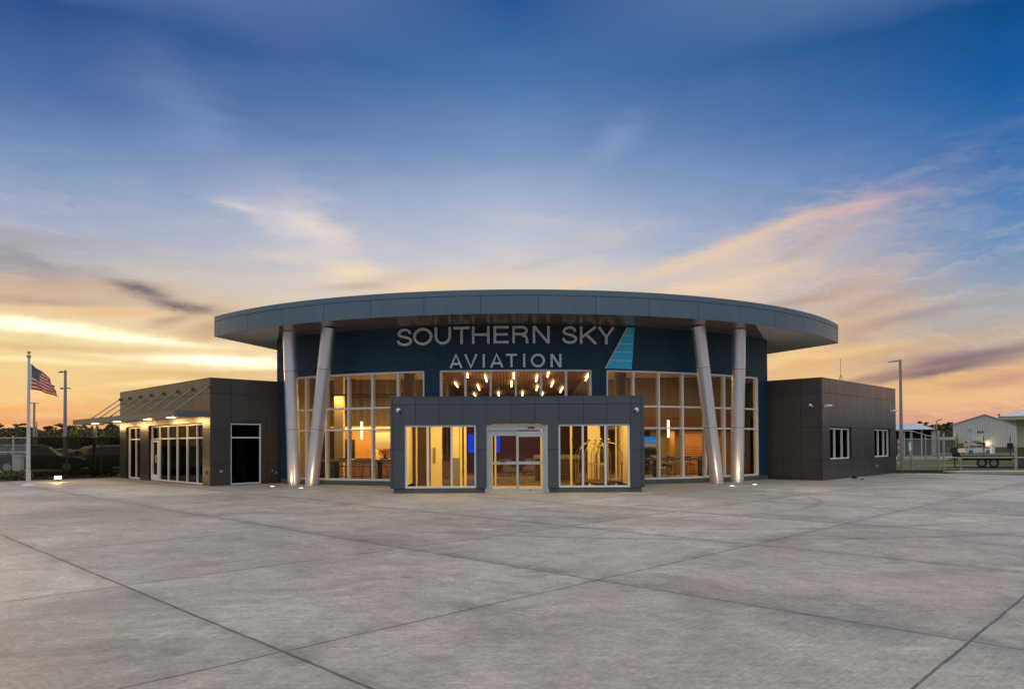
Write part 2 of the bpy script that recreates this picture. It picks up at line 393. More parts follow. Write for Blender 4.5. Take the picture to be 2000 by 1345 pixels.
M['rim'] = simple('alloy_rim', (.30, .30, .31), .4, .8)
M['carglass'] = simple('dark_car_glass', (.02, .024, .03), .08, 0, .02, spec=.9)
M['asphalt'] = simple('parking_asphalt', (.13, .12, .115), .85, 0, .2, .5, bump=.3)
M['kerb'] = simple('pale_concrete_kerb', (.42, .40, .38), .8, 0, .2, 1.5, bump=.3)
M['shed'] = None
def slatmat(name, c1, c2, axis, period, duty=.5, rough=.55, metal=0., wob=.15):
    m, t, b, o = mat(name); x = t.sep(t.coord('Object'))[axis]
    f = t.m('FRACT', t.m('DIVIDE', x, period)); k = t.m('LESS_THAN', f, duty)
    c = t.mix(k, tuple(c2)+(1,), tuple(c1)+(1,))
    n = t.noise(t.coord('Object'), 2.2, 6, .6); c = t.mix(t.m('MULTIPLY', n, wob*3), c, t.mix(.5, c, (0, 0, 0, 1)))
    t.put(b.inputs['Base Color'], c); b.inputs['Roughness'].default_value = rough; b.inputs['Metallic'].default_value = metal
    bn = t.n.new('ShaderNodeBump'); bn.inputs['Distance'].default_value = .02; bn.inputs['Strength'].default_value = .8
    t.put(bn.inputs['Height'], k); t.put(b.inputs['Normal'], bn.outputs[0])
    return m
M['woodceil'] = slatmat('slatted_wood_ceiling', (.30, .145, .065), (.02, .01, .006), 0, .17, .84)
M['woodhor'] = slatmat('horizontal_timber_slats', (.36, .17, .06), (.05, .022, .01), 2, .11, .8)
M['soffrib'] = slatmat('ribbed_soffit_panel', (.84, .78, .78), (.20, .18, .18), 0, .21, .86, .38, .0)
M['ribwall'] = slatmat('cream_ribbed_metal_siding', (.60, .58, .52), (.40, .39, .35), 0, .34, .82, .5, .05, .05)
M['ribroof'] = slatmat('pale_metal_roof', (.55, .58, .62), (.35, .37, .40), 0, .5, .9, .4, .4, .05)
M['block'] = simple('brown_brick_wainscot', (.13, .09, .07), .85, 0, .25, 3)
M['cream'] = simple('cream_wall_panel', (.50, .46, .36), .7, 0, .08, 1)
M['lamp'] = emit('warm_tube_lamp', (1., .72, .30), 7.)
M['lamp2'] = emit('warm_ceiling_disc', (1., .76, .36), 3.2)
M['spot'] = emit('in_ground_lens', (1., .86, .60), 5.)
M['flood'] = emit('flood_lens', (1., .66, .14), 14.)
M['bulk'] = emit('bulkhead_lamp', (1., .78, .42), 4.)
M['bluescreen'] = emit('blue_screen', (.008, .05, .62), 1.1)

# ------------------------------------------------------------------ ground
def ground_mats():
    # concrete apron: slabs about 4.2 x 4 m laid at 45 degrees to the entrance
    m, t, b, o = mat('apron_concrete')
    P = t.pos(); x, y, z = t.sep(P)
    u = t.m('MULTIPLY', t.m('ADD', x, y), Q); v = t.m('MULTIPLY', t.m('SUBTRACT', y, x), Q)
    wob = t.m('MULTIPLY', t.m('SUBTRACT', t.noise(P, 1.3, 3, .6), .5), .05)
    su = t.m('DIVIDE', t.m('ADD', t.m('ADD', u, 10.62), wob), 4.2); sv = t.m('DIVIDE', t.m('ADD', t.m('ADD', v, 11.68), wob), 3.98)
    def line(s, per, w0, w1):
        f = t.m('FRACT', t.m('ADD', s, 100.5)); d = t.m('MULTIPLY', t.m('ABSOLUTE', t.m('SUBTRACT', f, .5)), per)
        return t.rng(d, w0, w1, 1, 0), d
    lu, du = line(su, 4.2, .007, .020); lv, dv = line(sv, 3.98, .005, .015)
    joint = t.m('MAXIMUM', lu, lv)
    dirt = t.m('MAXIMUM', t.rng(du, 0, .22, 1, 0), t.m('MULTIPLY', t.rng(dv, 0, .12, 1, 0), .6))
    dirt = t.m('MULTIPLY', dirt, t.rng(t.noise(P, 1.1, 6, .7), .35, .68))
    cell = t.n.new('ShaderNodeTexWhiteNoise'); cell.noise_dimensions = '2D'
    t.put(cell.inputs['Vector'], t.comb(t.m('FLOOR', t.m('ADD', su, 100.)), t.m('FLOOR', t.m('ADD', sv, 100.))))
    slab = t.rng(cell.outputs[0], 0, 1, .88, 1.12)
    big = t.noise(P, .16, 5, .6, .6); mid = t.noise(P, .8, 7, .65, .8); fine = t.noise(P, 22, 5, .7)
    # broom strokes: fine scratches along u in some places and along v elsewhere
    s1 = t.noise(t.comb(t.m('MULTIPLY', u, 1.2), t.m('MULTIPLY', v, 26.), 0), 1.2, 6, .7)
    s2 = t.noise(t.comb(t.m('MULTIPLY', u, 22.), t.m('MULTIPLY', v, 1.4), 4.), 1.2, 6, .7)
    s3 = t.noise(t.comb(t.m('MULTIPLY', x, 1.0), t.m('MULTIPLY', y, 17.), 8.), 1.1, 7, .75)
    sel = t.rng(t.noise(P, .22, 2, .5), .42, .58)
    sc = t.m('ADD', t.m('MULTIPLY', s1, sel), t.m('MULTIPLY', s2, t.m('SUBTRACT', 1., sel)))
    val = t.m('MULTIPLY', slab, t.rng(big, .3, .7, .76, 1.22))
    val = t.m('MULTIPLY', val, t.rng(mid, .25, .75, .72, 1.26))
    val = t.m('MULTIPLY', val, t.rng(sc, .3, .7, .82, 1.16))
    val = t.m('MULTIPLY', val, t.rng(s3, .28, .72, .86, 1.13))
    val = t.m('MULTIPLY', val, t.rng(fine, .25, .75, .70, 1.30))
    val = t.m('MULTIPLY', val, t.rng(t.noise(P, 4.5, 6, .75, 1.), .3, .7, .80, 1.20))
    # pale laitance and dark scuffs
    val = t.m('MULTIPLY', val, t.rng(t.m('MULTIPLY', t.rng(s3, .56, .66), t.rng(mid, .5, .6)), 0, 1, 1, 1.20))
    blot = t.rng(t.noise(P, .45, 7, .72, 1.5), .56, .68); val = t.m('MULTIPLY', val, t.rng(blot, 0, 1, 1, .76))
    pale = t.rng(t.noise(t.comb(u, v, 31.), .6, 8, .75, 1.2), .56, .66); val = t.m('MULTIPLY', val, t.rng(pale, 0, 1, 1, 1.16))
    spots = t.m('MULTIPLY', t.rng(t.noise(t.comb(u, v, 3.), 5., 2, .5), .76, .80), t.rng(t.noise(P, .5, 3, .5), .45, .6)); val = t.m('MULTIPLY', val, t.rng(spots, 0, 1, 1, .6))
    # tyre sweeps in front of the doors
    def tyre(cx, cy, r, wd, a0, a1, amt):
        nonlocal val
        X = t.m('SUBTRACT', x, cx); Y = t.m('SUBTRACT', y, cy)
        d = t.m('ABSOLUTE', t.m('SUBTRACT', t.m('SQRT', t.m('ADD', t.m('MULTIPLY', X, X), t.m('MULTIPLY', Y, Y))), t.m('ADD', r, wob)))
        an = t.m('ARCTAN2', Y, X)
        k = t.m('MULTIPLY', t.m('MULTIPLY', t.rng(d, 0, wd, 1, 0), t.rng(an, a0, a0+.3)), t.rng(an, a1-.3, a1, 1, 0))
        k = t.m('MULTIPLY', k, t.rng(t.noise(P, 3.5, 5, .7), .38, .6))
        val = t.m('MULTIPLY', val, t.rng(k, 0, 1, 1, 1-amt))
    tyre(-.5, 1.4, 7.6, .10, -2.9, -.5, .55); tyre(-.3, 1.0, 5.6, .05, -2.8, -.6, .6)
    tyre(2.5, -2.0, 6.5, .16, -2.2, .2, .45); tyre(4.5, 3.5, 14.2, .14, -2.2, -.2, .42); tyre(4.5, 3.5, 15.7, .14, -2.2, -.2, .42)
    tyre(-5., 8., 15., .16, -2.4, -.9, .22); tyre(9, 2, 9.2, .12, -2.6, -.8, .42); tyre(9, 2, 10.6, .12, -2.6, -.8, .38)
    c = t.mix(t.rng(t.noise(P, .22, 4, .6, .7), .4, .6), (.364, .318, .284, 1), (.338, .325, .288, 1))
    c = t.mix(t.m('MULTIPLY', t.rng(x, 4, -16), .6), c, (.362, .302, .268, 1))
    vm = t.n.new('ShaderNodeVectorMath'); vm.operation = 'SCALE'; t.put(vm.inputs[0], c); t.put(vm.inputs['Scale'], val)
    mj = t.m('MULTIPLY', t.rng(t.m('ABSOLUTE', t.m('ADD', t.m('ADD', u, 10.55), wob)), .02, .42, 1, 0), t.rng(t.noise(P, 2.2, 6, .7), .36, .62))
    mj2 = t.m('MULTIPLY', t.rng(t.m('ABSOLUTE', t.m('ADD', t.m('ADD', v, 11.6), wob)), .02, .30, 1, 0), t.rng(t.noise(P, 1.9, 6, .7), .42, .66))
    dirt = t.m('MAXIMUM', dirt, t.m('MAXIMUM', mj, mj2))
    c = t.mix(t.m('MULTIPLY', dirt, .58), vm.outputs[0], (.11, .10, .095, 1))
    c = t.mix(t.m('MULTIPLY', joint, t.rng(t.noise(P, 1.7, 4, .7), .3, .7, .55, .95)), c, (.04, .036, .033, 1))
    t.put(b.inputs['Base Color'], c); t.put(b.inputs['Roughness'], t.rng(mid, .3, .7, .50, .72)); b.inputs['Specular IOR Level'].default_value = .35
    h = t.m('SUBTRACT', t.m('ADD', t.m('MULTIPLY', fine, .35), t.m('ADD', t.m('MULTIPLY', sc, .5), t.m('MULTIPLY', s3, .5))), t.m('MULTIPLY', joint, 2.))
    bn = t.n.new('ShaderNodeBump'); bn.inputs['Strength'].default_value = .5; bn.inputs['Distance'].default_value = .015
    t.put(bn.inputs['Height'], h); t.put(b.inputs['Normal'], bn.outputs[0])
    # grass and soil
    g, t, b, o = mat('mown_grass'); P = t.pos()
    n = t.noise(P, .35, 7, .65); n2 = t.noise(P, 9, 5, .7)
    c = t.mix(t.rng(n, .35, .65), (.085, .10, .028, 1), (.17, .145, .06, 1)); c = t.mix(t.m('MULTIPLY', n2, .6), c, (.04, .055, .012, 1))
    t.put(b.inputs['Base Color'], c); b.inputs['Roughness'].default_value = .95; b.inputs['Specular IOR Level'].default_value = .1
    bn = t.n.new('ShaderNodeBump'); bn.inputs['Distance'].default_value = .05; t.put(bn.inputs['Height'], n2); t.put(b.inputs['Normal'], bn.outputs[0])
    return m, g
M['apron'], M['grass'] = ground_mats()
M['mulch'] = simple('dark_mulch_bed', (.035, .025, .017), .95, 0, .6, 6, bump=.8)
def uvp(u, v): return ((u - v)*Q, (u + v)*Q)
def sheet(name, poly, z, m, label=None, cat=None):
    me = MB(); me.add([(x, y, z) for x, y in poly], [tuple(range(len(poly)))])
    return me.build(name, m, loc=(0, 0, 0), kind='structure', label=label, cat=cat)
def gz(x, y):   # the yard on the right falls away gently beyond the fence
    f = min(1, max(0, (y - 36)/86)); g = min(1, max(0, (x - 5)/10)); return -.03 - .74*f*g
gx, gy = [-1500, 5, 15, 1500], [-400, 36, 122, 2500]
me_ = MB(); me_.add([(x, y, gz(x, y)) for y in gy for x in gx], [(4*j+i, 4*j+i+1, 4*j+i+5, 4*j+i+4) for j in range(3) for i in range(3)])
me_.build('ground', M['grass'], loc=(0, 0, 0), kind='structure')
# apron slab with a 0.1 m thick edge
ap = MB(); ap.prism([uvp(-75, -85), uvp(24.9, -85), uvp(24.9, 24.62), uvp(-75, 24.62)], -.12, 0.0)
ap.build('apron', M['apron'], loc=(0, 0, 0), kind='structure')
sheet('mulch_bed', [uvp(-40, 24.7), uvp(2, 24.7), uvp(2, 27.0), uvp(-40, 27.0)], -.006, M['mulch'])
k = MB(); k.prism([uvp(-40, 27.2), uvp(6, 27.2), uvp(6, 29.4), uvp(-40, 29.4)], -.12, .05); k.build('footpath', M['kerb'], loc=(0, 0, 0), kind='structure')
sheet('parking_lot', [uvp(-70, 30.2), uvp(10, 30.2), uvp(10, 72), uvp(-70, 72)], -.014, M['asphalt'])

# ------------------------------------------------------------------ the terminal
TB = thing('terminal_building', (0, 10, 0), 'dark terminal with curved glass front, oval roof on silver columns and two low wings', 'building')
def clad(name, F, m, t0, t1, z0, z1, ops, tj, zj, parent=TB, gap=.007, thick=.02, back=.14):
    """panel cladding with real open joints over a dark backing; ops = openings (t0,t1,z0,z1)"""
    ts = sorted({t0, t1, *[t for t in tj if t0 < t < t1]}); zs = sorted({z0, z1, *[z for z in zj if z0 < z < z1]})
    P = MB(); Bk = MB()
    def cut(rect):
        rs = [rect]
        for o in ops:
            nx = []
            for a, b, c, d in rs:
                if o[0] >= b or o[1] <= a or o[2] >= d or o[3] <= c: nx.append((a, b, c, d)); continue
                if o[0] > a: nx.append((a, o[0], c, d))
                if o[1] < b: nx.append((o[1], b, c, d))
                aa, bb = max(a, o[0]), min(b, o[1])
                if o[2] > c: nx.append((aa, bb, c, o[2]))
                if o[3] < d: nx.append((aa, bb, o[3], d))
            rs = nx
        return [r for r in rs if r[1]-r[0] > .01 and r[3]-r[2] > .01]
    for i in range(len(ts)-1):
        for j in range(len(zs)-1):
            for a, b, c, d in cut((ts[i], ts[i+1], zs[j], zs[j+1])):
                g0 = gap if abs(a-ts[i]) < 1e-6 and i else 0; g1 = gap if abs(b-ts[i+1]) < 1e-6 and i < len(ts)-2 else 0
                h0 = gap if abs(c-zs[j]) < 1e-6 and j else 0; h1 = gap if abs(d-zs[j+1]) < 1e-6 and j < len(zs)-2 else 0
                P.fbox(F, a+g0, b-g1, -thick, 0, c+h0, d-h1)
    for a, b, c, d in cut((max(t0, .03) if t0 < .01 and F is not VF else t0, t1, z0, z1)): Bk.fbox(F, a, b, -back, -thick-.003, c, d)
    o = P.build(name, m, parent)
    Bk.build('backing', M['joint'], o)
    return o
def window(F, t0, t1, z0, z1, mull, trans, parent=TB, w=.055, d0=-.14, d1=-.03, gm='glass', name='window', fm='white', bottom=None):
    f = MB(); pts = [t0] + list(mull) + [t1]
    cuts = list(mull)
    bz = z0 + (bottom or w)
    f.fbox(F, t0, t1, d0, d1, z1-w, z1, cuts); f.fbox(F, t0, t1, d0, d1, z0, bz, cuts)
    for z in trans: f.fbox(F, t0, t1, d0, d1-.004, z-w/2, z+w/2, cuts)
    f.fbox(F, t0, t0+w, d0, d1+.003, bz, z1-w); f.fbox(F, t1-w, t1, d0, d1+.003, bz, z1-w)
    for t in mull: f.fbox(F, t-w/2, t+w/2, d0-.003, d1+.003, bz-.01, z1-w+.01)
    o = f.build(name, M[fm], parent)
    g = MB(); dm = (d0+d1)/2
    edges = [t0+w*.5] + list(mull) + [t1-w*.5]
    zz = [z0+.02] + sorted(trans) + [z1-.02]
    for a, b in zip(edges, edges[1:]):
        for c, d in zip(zz, zz[1:]):
            g.quad(F(a, dm, c), F(b, dm, c), F(b, dm, d), F(a, dm, d))
    g.build('pane', M[gm], o)
    return o

# curved front wall -------------------------------------------------
sL, sR = -11.514, 12.888
mulL = [-9.617, -8.432, -7.256, -6.076, -4.906]; gL0, gL1 = -10.80, -3.729
mulR = [4.923, 6.106, 7.297, 8.529, 9.681, 10.841]; gR0, gR1 = 3.716, 12.09
mulC = [-2.04, -1.013, -.001, 1.023, 2.044]; gC0, gC1 = -3.086, 3.095
ZH, ZT1, ZT2, ZS, ZB, ZT = 4.668, 3.2045, 2.31, .2107, 6.461, 7.34
bw = MB()
for a, b in ((sL, gL0), (gL1, gC0), (gC1, gR0), (gR1, sR)): bw.fbox(DW, a, b, -.25, 0, .19, ZH+.0)
nseg = 0
bw.fbox(DW, sL, sR, -.25, 0, ZH, ZB)
for s_, sg in ((sL, 1), (sR, -1)):   # returns of the wall going back
    x, y, _ = DW(s_, -.0, 0); bw.box(min(x, x+sg*.25), max(x, x+sg*.25), y+.12, 24, 0, ZB)
bw.box(-10.6, 11.7, 23.9, 24.1, 0, ZB)
fr = bw.build('curved_wall', M['blue'], TB, smooth=True)
j = MB()   # vertical control joints in the stucco
for s_ in (-3.729, -3.086, 3.095, 3.716):
    j = MB(); j.fbox(DW, s_-.006, s_+.006, 0, .0025, ZH+.07, ZB-.01); j.build('control_joint', M['joint'], fr)
for a, b in ((sL, -4.0), (4.0, sR)):
    c = MB(); c.fbox(DW, a, b, -.22, -.012, 0, .188); c.build('curb', M['curb'], TB)
window(DW, gL0, gL1, .19, ZH, mulL, [ZT2, ZT1], w=.068, d0=-.24)
window(DW, gR0, gR1, .19, ZH, mulR, [ZT2, ZT1], w=.068, d0=-.24)
window(DW, gC0, gC1, 3.25, ZH, mulC, [], w=.068, d0=-.24)

# roof --------------------------------------------------------------
fs = MB(); fj = [-14.12, -11.886, -9.77, -7.632, -5.554, -3.431, -1.301, .822, 2.964, 5.073, 7.208, 9.34, 11.459, 13.563, 15.749, 17.93]
def arcpts(s0, s1, d, n): return [FA(s0 + (s1-s0)*i/n, d, 0)[:2] for i in range(n+1)]
TL, TR = FA(-14.56, 0, 0), FA(18.30, 0, 0)
TL = (-13.19, 6.62); TR = (15.67, 9.58)
sTL = 19.046*atan2(TL[0], 20.399-TL[1]); sTR = 19.046*atan2(TR[0], 20.399-TR[1])
BL = (-13.19+.2746*6*1.0, 6.62+.9616*6*1.0); BR = (15.67-.4256*6, 9.58+.905*6)
dl = Vector((-11.91+13.19, 11.10-6.62)).normalized(); dr = Vector((13.76-15.67, 13.64-9.58)).normalized()
BL = (TL[0]+dl.x*13, TL[1]+dl.y*13); BR = (TR[0]+dr.x*12, TR[1]+dr.y*12)
jj = [sTL] + [v for v in fj if sTL+.3 < v < sTR-.3] + [sTR]
for a, b in zip(jj, jj[1:]):
    n = 5
    for i in range(n):   # each panel runs unbroken; only the ends get a gap
        s0 = a + (b-a)*i/n + (.008 if i == 0 else 0); s1 = a + (b-a)*(i+1)/n - (.008 if i == n-1 else 0)
        fs.fbox(FA, s0, s1, -.03, 0, ZB-.005, 7.115, [])
roof = None
rb = MB(); poly = arcpts(sTL, sTR, -.034, 60) + [BR, BL]
rb.prism(poly, ZB+.02, ZT-.02)
roof = rb.build('roof', M['joint'], TB)
# group the fascia strips so that each panel reads as one island
fs.build('fascia', M['fascia'], roof, smooth=True)
tr = MB(); cutsT = [sTL + (sTR-sTL)*i/72 for i in range(73)]
tr.fbox(FA, sTL-.0, sTR+.0, -.12, .012, 7.13, ZT, cutsT)
for A_, B_ in ((TL, BL), (TR, BR)):
    F_ = Flat(A_, (B_[0]-A_[0], B_[1]-A_[1]), (-1 if A_ is TL else 1, 0))
    n = Vector((-(B_[1]-A_[1]), B_[0]-A_[0])).normalized()
    if (n.x > 0) == (A_ is TL): n = -n
    F_.n = Vector((n.x, n.y, 0))
    tr.fbox(F_, .04, 12.9 if A_ is TL else 11.9, .0, .02, ZB-.005, ZT)
tr.build('roof_trim', M['fascia'], roof, smooth=True)
# soffits: glossy bronze over the wall front, ribbed panels at both tips
wl = DW(sL, 0, 0); wr = DW(sR, 0, 0)
fl = (-9.49, 3.92); frr = (9.75, 4.05)
sfl = 19.046*atan2(fl[0], 20.399-fl[1]); sfr = 19.046*atan2(frr[0], 20.399-frr[1])
so_ = MB(); so_.prism(arcpts(sfl, sfr, -.036, 40) + [(wr[0]+.02, wr[1]+.3), (wl[0]-.02, wl[1]+.3)], ZB, ZB+.018)
so_.build('soffit', M['soffit'], roof)
kl = (wl[0]-.03-TL[0])/dl.x; kr = (wr[0]+.03-TR[0])/dr.x
for (a, b, pts) in ((sTL, sfl, [(wl[0]-.03, wl[1]+.3), (wl[0]-.03, TL[1]+dl.y*kl)]), (sfr, sTR, [(wr[0]+.03, TR[1]+dr.y*kr), (wr[0]+.03, wr[1]+.3)])):
    s2 = MB(); ar = arcpts(a, b, -.036, 14)
    if a == sTL: s2.prism(ar + pts, ZB, ZB+.017)
    else: s2.prism(ar + pts, ZB, ZB+.017)
    s2.build('ribbed_soffit', M['soffrib'], roof)

# columns -----------------------------------------------------------
def column(b, t, seam):
    b = Vector(b); t = Vector(t); d = t - b; L = d.length
    core = MB().tube(b + d*.002, t, .255, n=32)
    o = core.build('column', M['joint'], TB, smooth=True)
    sh = MB(); cuts = [(.115, 2.335), (2.35, 4.79), (4.805, 6.455)]
    for z0, z1 in cuts: sh.tube(b + d*(z0/6.46), b + d*(z1/6.46), .278, n=48)
    sh.build('cladding', M['silver'], o, smooth=True)
    MB().tube(b + d*0, b + d*(.105/6.46), .262, n=40).build('base_collar', M['silver'], o, smooth=True)
    if seam:
        a = (Vector((CAM.x, CAM.y, 0)) - Vector((b.x, b.y, 0))).normalized(); side = Vector((-a.y, a.x, 0))
        off = (a*cos(seam) + side*sin(seam))*.2795
        off -= d.normalized()*off.dot(d.normalized())
        MB().tube(b + d*.018 + off, b + d*.998 + off, .0055, n=6).build('seam', M['joint'], o)
for b, t, s_ in (((-9.38, 5.62, 0), (-9.53, 5.45, 6.46), 0), ((-8.50, 5.05, 0), (-7.62, 4.38, 6.46), 1.05), ((8.42, 5.15, 0), (7.50, 4.42, 6.46), -.15), ((9.48, 5.80, 0), (9.44, 5.22, 6.46), 0)):
    column(b, t, s_)

# entrance block ----------------------------------------------------
vz = [.17, 1.5, 3.06]; vt = [-4.31, -3.53, -2.72, -1.91, -1.08, -.23, .60, 1.44, 2.29, 3.10, 3.92, 4.29]
VW, VH = 4.40, 3.3155
ops = [(-3.90, -1.435, -.1, 2.352), (1.42, 3.905, -.1, 2.36), (-1.075, 1.05, -.1, 2.375)]
ve = clad('entrance_cladding', VF, M['clad'], -VW, VW, .17, VH, ops, vt, vz, back=.30)
vs = MB()
for sx in (-1, 1):
    x0, x1 = sorted((sx*VW, sx*(VW-.25))); vs.box(x0, x1, .305, 3.9, .17, VH)
vs.box(-VW+.25, VW-.25, .305, 3.95, 3.0, VH-.04)
vs.build('entrance_side_walls', M['clad'], TB)
cp = MB(); cp.box(-VW-.012, VW+.012, -.012, .32, VH+.001, VH+.03); cp.build('coping', M['clad'], ve)
for a, b, c_, d_ in ((-4.30, -1.13, -4.30, -4.1), (1.08, 4.30, 4.1, 4.30)):
    cb = MB(); cb.prism([(a, .075), (b, .075), (b, .30), (d_, .30), (d_, 4.6), (a, 4.6)] if a < 0 else [(a, .075), (b, .075), (b, 4.6), (c_, 4.6), (c_, .30), (a, .30)], 0, .168)
    cb.build('entrance_curb', M['curb'], TB)
window(VF, -3.90, -1.435, .17, 2.352, [-3.10, -2.29], [], w=.06, d0=-.17, d1=-.045)
window(VF, 1.42, 3.905, .17, 2.36, [2.27, 3.06], [], w=.06, d0=-.17, d1=-.045)
# sliding entrance door
hd = MB(); hd.box(-1.055, 1.0, .10, .24, 2.17, 2.355); hd.box(-1.055, -.96, .14, .28, 0, 2.17); hd.box(.94, 1.0, .06, .26, 0, 2.168); hd.box(-1.06, 1.0, .06, .30, .0, .012); hd.box(-1.13, -1.057, .02, .30, 0, .169); hd.box(1.002, 1.08, .02, .30, 0, .169); hd.box(-1.074, -1.057, .02, .28, .17, 2.37); hd.box(1.002, 1.049, .02, .28, .17, 2.37)
door = hd.build('sliding_door', M['doorframe'], TB)
def leaf(x0, x1, y, top):
    f = MB(); f.box(x0, x0+.075, y, y+.05, .03, top); f.box(x1-.075, x1, y, y+.05, .03, top)
    f.box(x0+.075, x1-.075, y+.001, y+.049, .03, .135); f.box(x0+.075, x1-.075, y+.001, y+.049, top-.19, top); f.box(x0+.075, x1-.075, y+.001, y+.049, .975, 1.075)
    o = f.build('door_leaf', M['doorframe'], door)
    g = MB().quad((x0+.07, y+.025, .12), (x1-.07, y+.025, .12), (x1-.07, y+.025, top-.18), (x0+.07, y+.025, top-.18))
    o2 = g.build('door_glass', M['glass'], door)
    return o
leaf(-.958, .03, .16, 2.165); leaf(-.035, .935, .10, 2.125)
MB().box(.36, .60, .083, .0995, 2.225, 2.275).build('motion_sensor', M['black'], door)
MB().box(-.60, -.44, .10, .158, 1.078, 1.115).build('exit_latch', M['black'], door)
MB().box(.40, .46, .09, .0995, .07, .10).build('floor_lock', M['black'], door)

# left wing ---------------------------------------------------------
WH = 4.4926
LTJ = [.08 + .83*i for i in range(1, 14)]
wops = [(.77, 7.27, -.1, 2.66), (8.46, 10.56, -.1, 2.66)]
lw = clad('wing_cladding', LF, M['cladL'], 0, 11.54, 0, WH, wops, LTJ, [.89, 2.37, 3.86], back=.30)
lw['label'] = 'bronze grey panels of the left wing under the canopy'
clad('wing_cladding', LI, M['cladL'], .002, 3.2, .0, WH, [(.87, 2.26, -.1, 2.66)], [.89, 1.71, 2.50], [.89, 2.37, 3.86], back=.30)
fp = [LF(.31, -.31, 0)[:2], LF(11.5, -.31, 0)[:2], LF(11.5, -8.5, 0)[:2], (-10.9, 19.4), (-10.9, 8.0), LI(3.2, -.31, 0)[:2]]
wr_ = MB(); wr_.prism(fp, 4.10, 4.16); wr_.build('wing_roof', M['joint'], TB)
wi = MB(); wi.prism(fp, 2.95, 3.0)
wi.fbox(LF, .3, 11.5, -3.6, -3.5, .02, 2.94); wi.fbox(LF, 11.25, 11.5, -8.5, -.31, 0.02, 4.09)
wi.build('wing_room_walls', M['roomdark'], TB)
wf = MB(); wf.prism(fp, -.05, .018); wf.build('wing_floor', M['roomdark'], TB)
mt = MB()
for F_, a, b in ((LF, -.02, 11.55), (LI, -.02, 3.2)): mt.fbox(F_, a, b, -.3, .012, WH+.001, WH+.03)
mt.build('coping', M['cladL'], lw)
window(LF, .80, 7.24, .02, 2.63, [1.70, 2.82, 3.98, 5.06, 6.18], [2.02], w=.06, d0=-.26, d1=-.13, gm='glassdark')
window(LF, 8.49, 10.53, .02, 2.63, [9.47], [2.02], w=.06, d0=-.26, d1=-.13, gm='glassdark')
window(LI, .88, 2.25, .02, 2.63, [], [2.02], w=.055, d0=-.20, d1=-.06, gm='glassdark')
dr_ = MB(); dr_.fbox(LF, 6.24, 6.36, -.24, -.10, .03, 1.96); dr_.fbox(LF, 7.10, 7.20, -.24, -.10, .03, 1.96)
dr_.fbox(LF, 6.36, 7.10, -.24, -.101, .03, .30); dr_.fbox(LF, 6.36, 7.10, -.24, -.101, 1.86, 1.96)
d2 = dr_.build('door', M['white'], TB)
hn = MB(); hn.path([LF(6.34, -.10, 1.22), LF(6.34, -.03, 1.22), LF(6.34, -.03, .92), LF(6.34, -.10, .92)], .016); hn.build('door_handle', M['whitep'], d2)
# canopy
cn = MB(); zc = 3.11
c0, c1 = .46, 14.66
cn.fbox(LF, .0, c1, .002, 1.36, 2.90, 3.06) 
can = cn.build('canopy', M['canopy'], TB)
can['label'] = 'thin grey metal canopy hung from slanting rods'
cf = MB(); cf.fbox(LF, -.06, c1+.03, 1.362, 1.42, 2.86, zc); cf.fbox(LF, -.06, -.003, .0, 1.36, 2.86, zc); cf.fbox(LF, c1+.002, c1+.03, -.1, 1.36, 2.86, zc)
cf.build('canopy_edge', M['canopy'], can)
tops = [.13, 1.85, 3.6, 5.35, 6.95, 8.46, 10.03, 11.45]
for tt in tops:
    s_ = MB(); s_.tube(LF(tt, .05, 4.13), LF(tt, 1.33, 3.13), .024, n=10); s_.fbox(LF, tt-.05, tt+.05, 0, .09, 4.07, 4.19); s_.fbox(LF, tt-.03, tt+.03, 1.27, 1.37, 3.062, 3.15)
    s_.build('hanger_rod', M['strut'], can)
for tt in (2.35, 5.2, 9.6, 13.2):
    s_ = MB(); c_ = LF(tt, .72, 2.898); s_.lathe((c_[0], c_[1], c_[2]-.028), [(.13, 0), (.18, .012), (.19, .028)], 24)
    s_.build('canopy_light', M['lamp2'], can)
    l = bpy.data.lights.new('canopy_lamp', 'POINT'); l.energy = 42; l.color = (1, .60, .22); l.shadow_soft_size = .15
    lo = bpy.data.objects.new('canopy_spot', l); COL.objects.link(lo); lo.location = (c_[0], c_[1], 2.74)
pp = LF(13.35, .72, 0); ps = MB(); ps.box(pp[0]-.055, pp[0]+.055, pp[1]-.055, pp[1]+.055, 0, 2.899); ps.build('canopy_post', M['cladL'], can)

# right wing --------------------------------------------------------
WR = 4.5175
RTJ = [.88*i for i in range(1, 12)]
rwn = clad('wing_cladding', RF, M['cladL'], 0, 10.19, 0, WR, [(.87, 3.52, .905, 2.36), (6.72, 9.22, .905, 2.36)], RTJ, [.9, 2.37, 3.88], back=.30)
rwn['label'] = 'bronze grey panels of the windowed right wing'
clad('wing_cladding', RI, M['cladL'], .002, 2.7, 0, WR, [], [.15, .95, 1.77, 2.56], [.9, 2.37, 3.88], back=.30)
window(RF, 1.0, 3.50, .91, 2.33, [1.72, 2.62], [], w=.06, d0=-.24, d1=-.10, gm='glassdark')
window(RF, 6.80, 9.20, .91, 2.33, [7.65, 8.5], [], w=.06, d0=-.24, d1=-.10, gm='glassdark')
fpr = [RF(.31, -.31, 0)[:2], RF(10.1, -.31, 0)[:2], RF(10.1, -6, 0)[:2], (12.0, 17.5), (12.0, 9.0), RI(2.7, -.31, 0)[:2]]
a_ = MB(); a_.prism(fpr[:3] + [(12.1, 17.3), (12.1, 9.)], 4.1, 4.16); a_.build('wing_roof', M['joint'], TB)
a_ = MB(); a_.prism(fpr, 2.95, 3.0); a_.fbox(RF, .3, 10.1, -3.6, -3.5, .02, 2.94); a_.fbox(RF, 9.9, 10.1, -6, -.31, .02, 4.09); a_.build('wing_room_walls', M['roomdark'], TB)
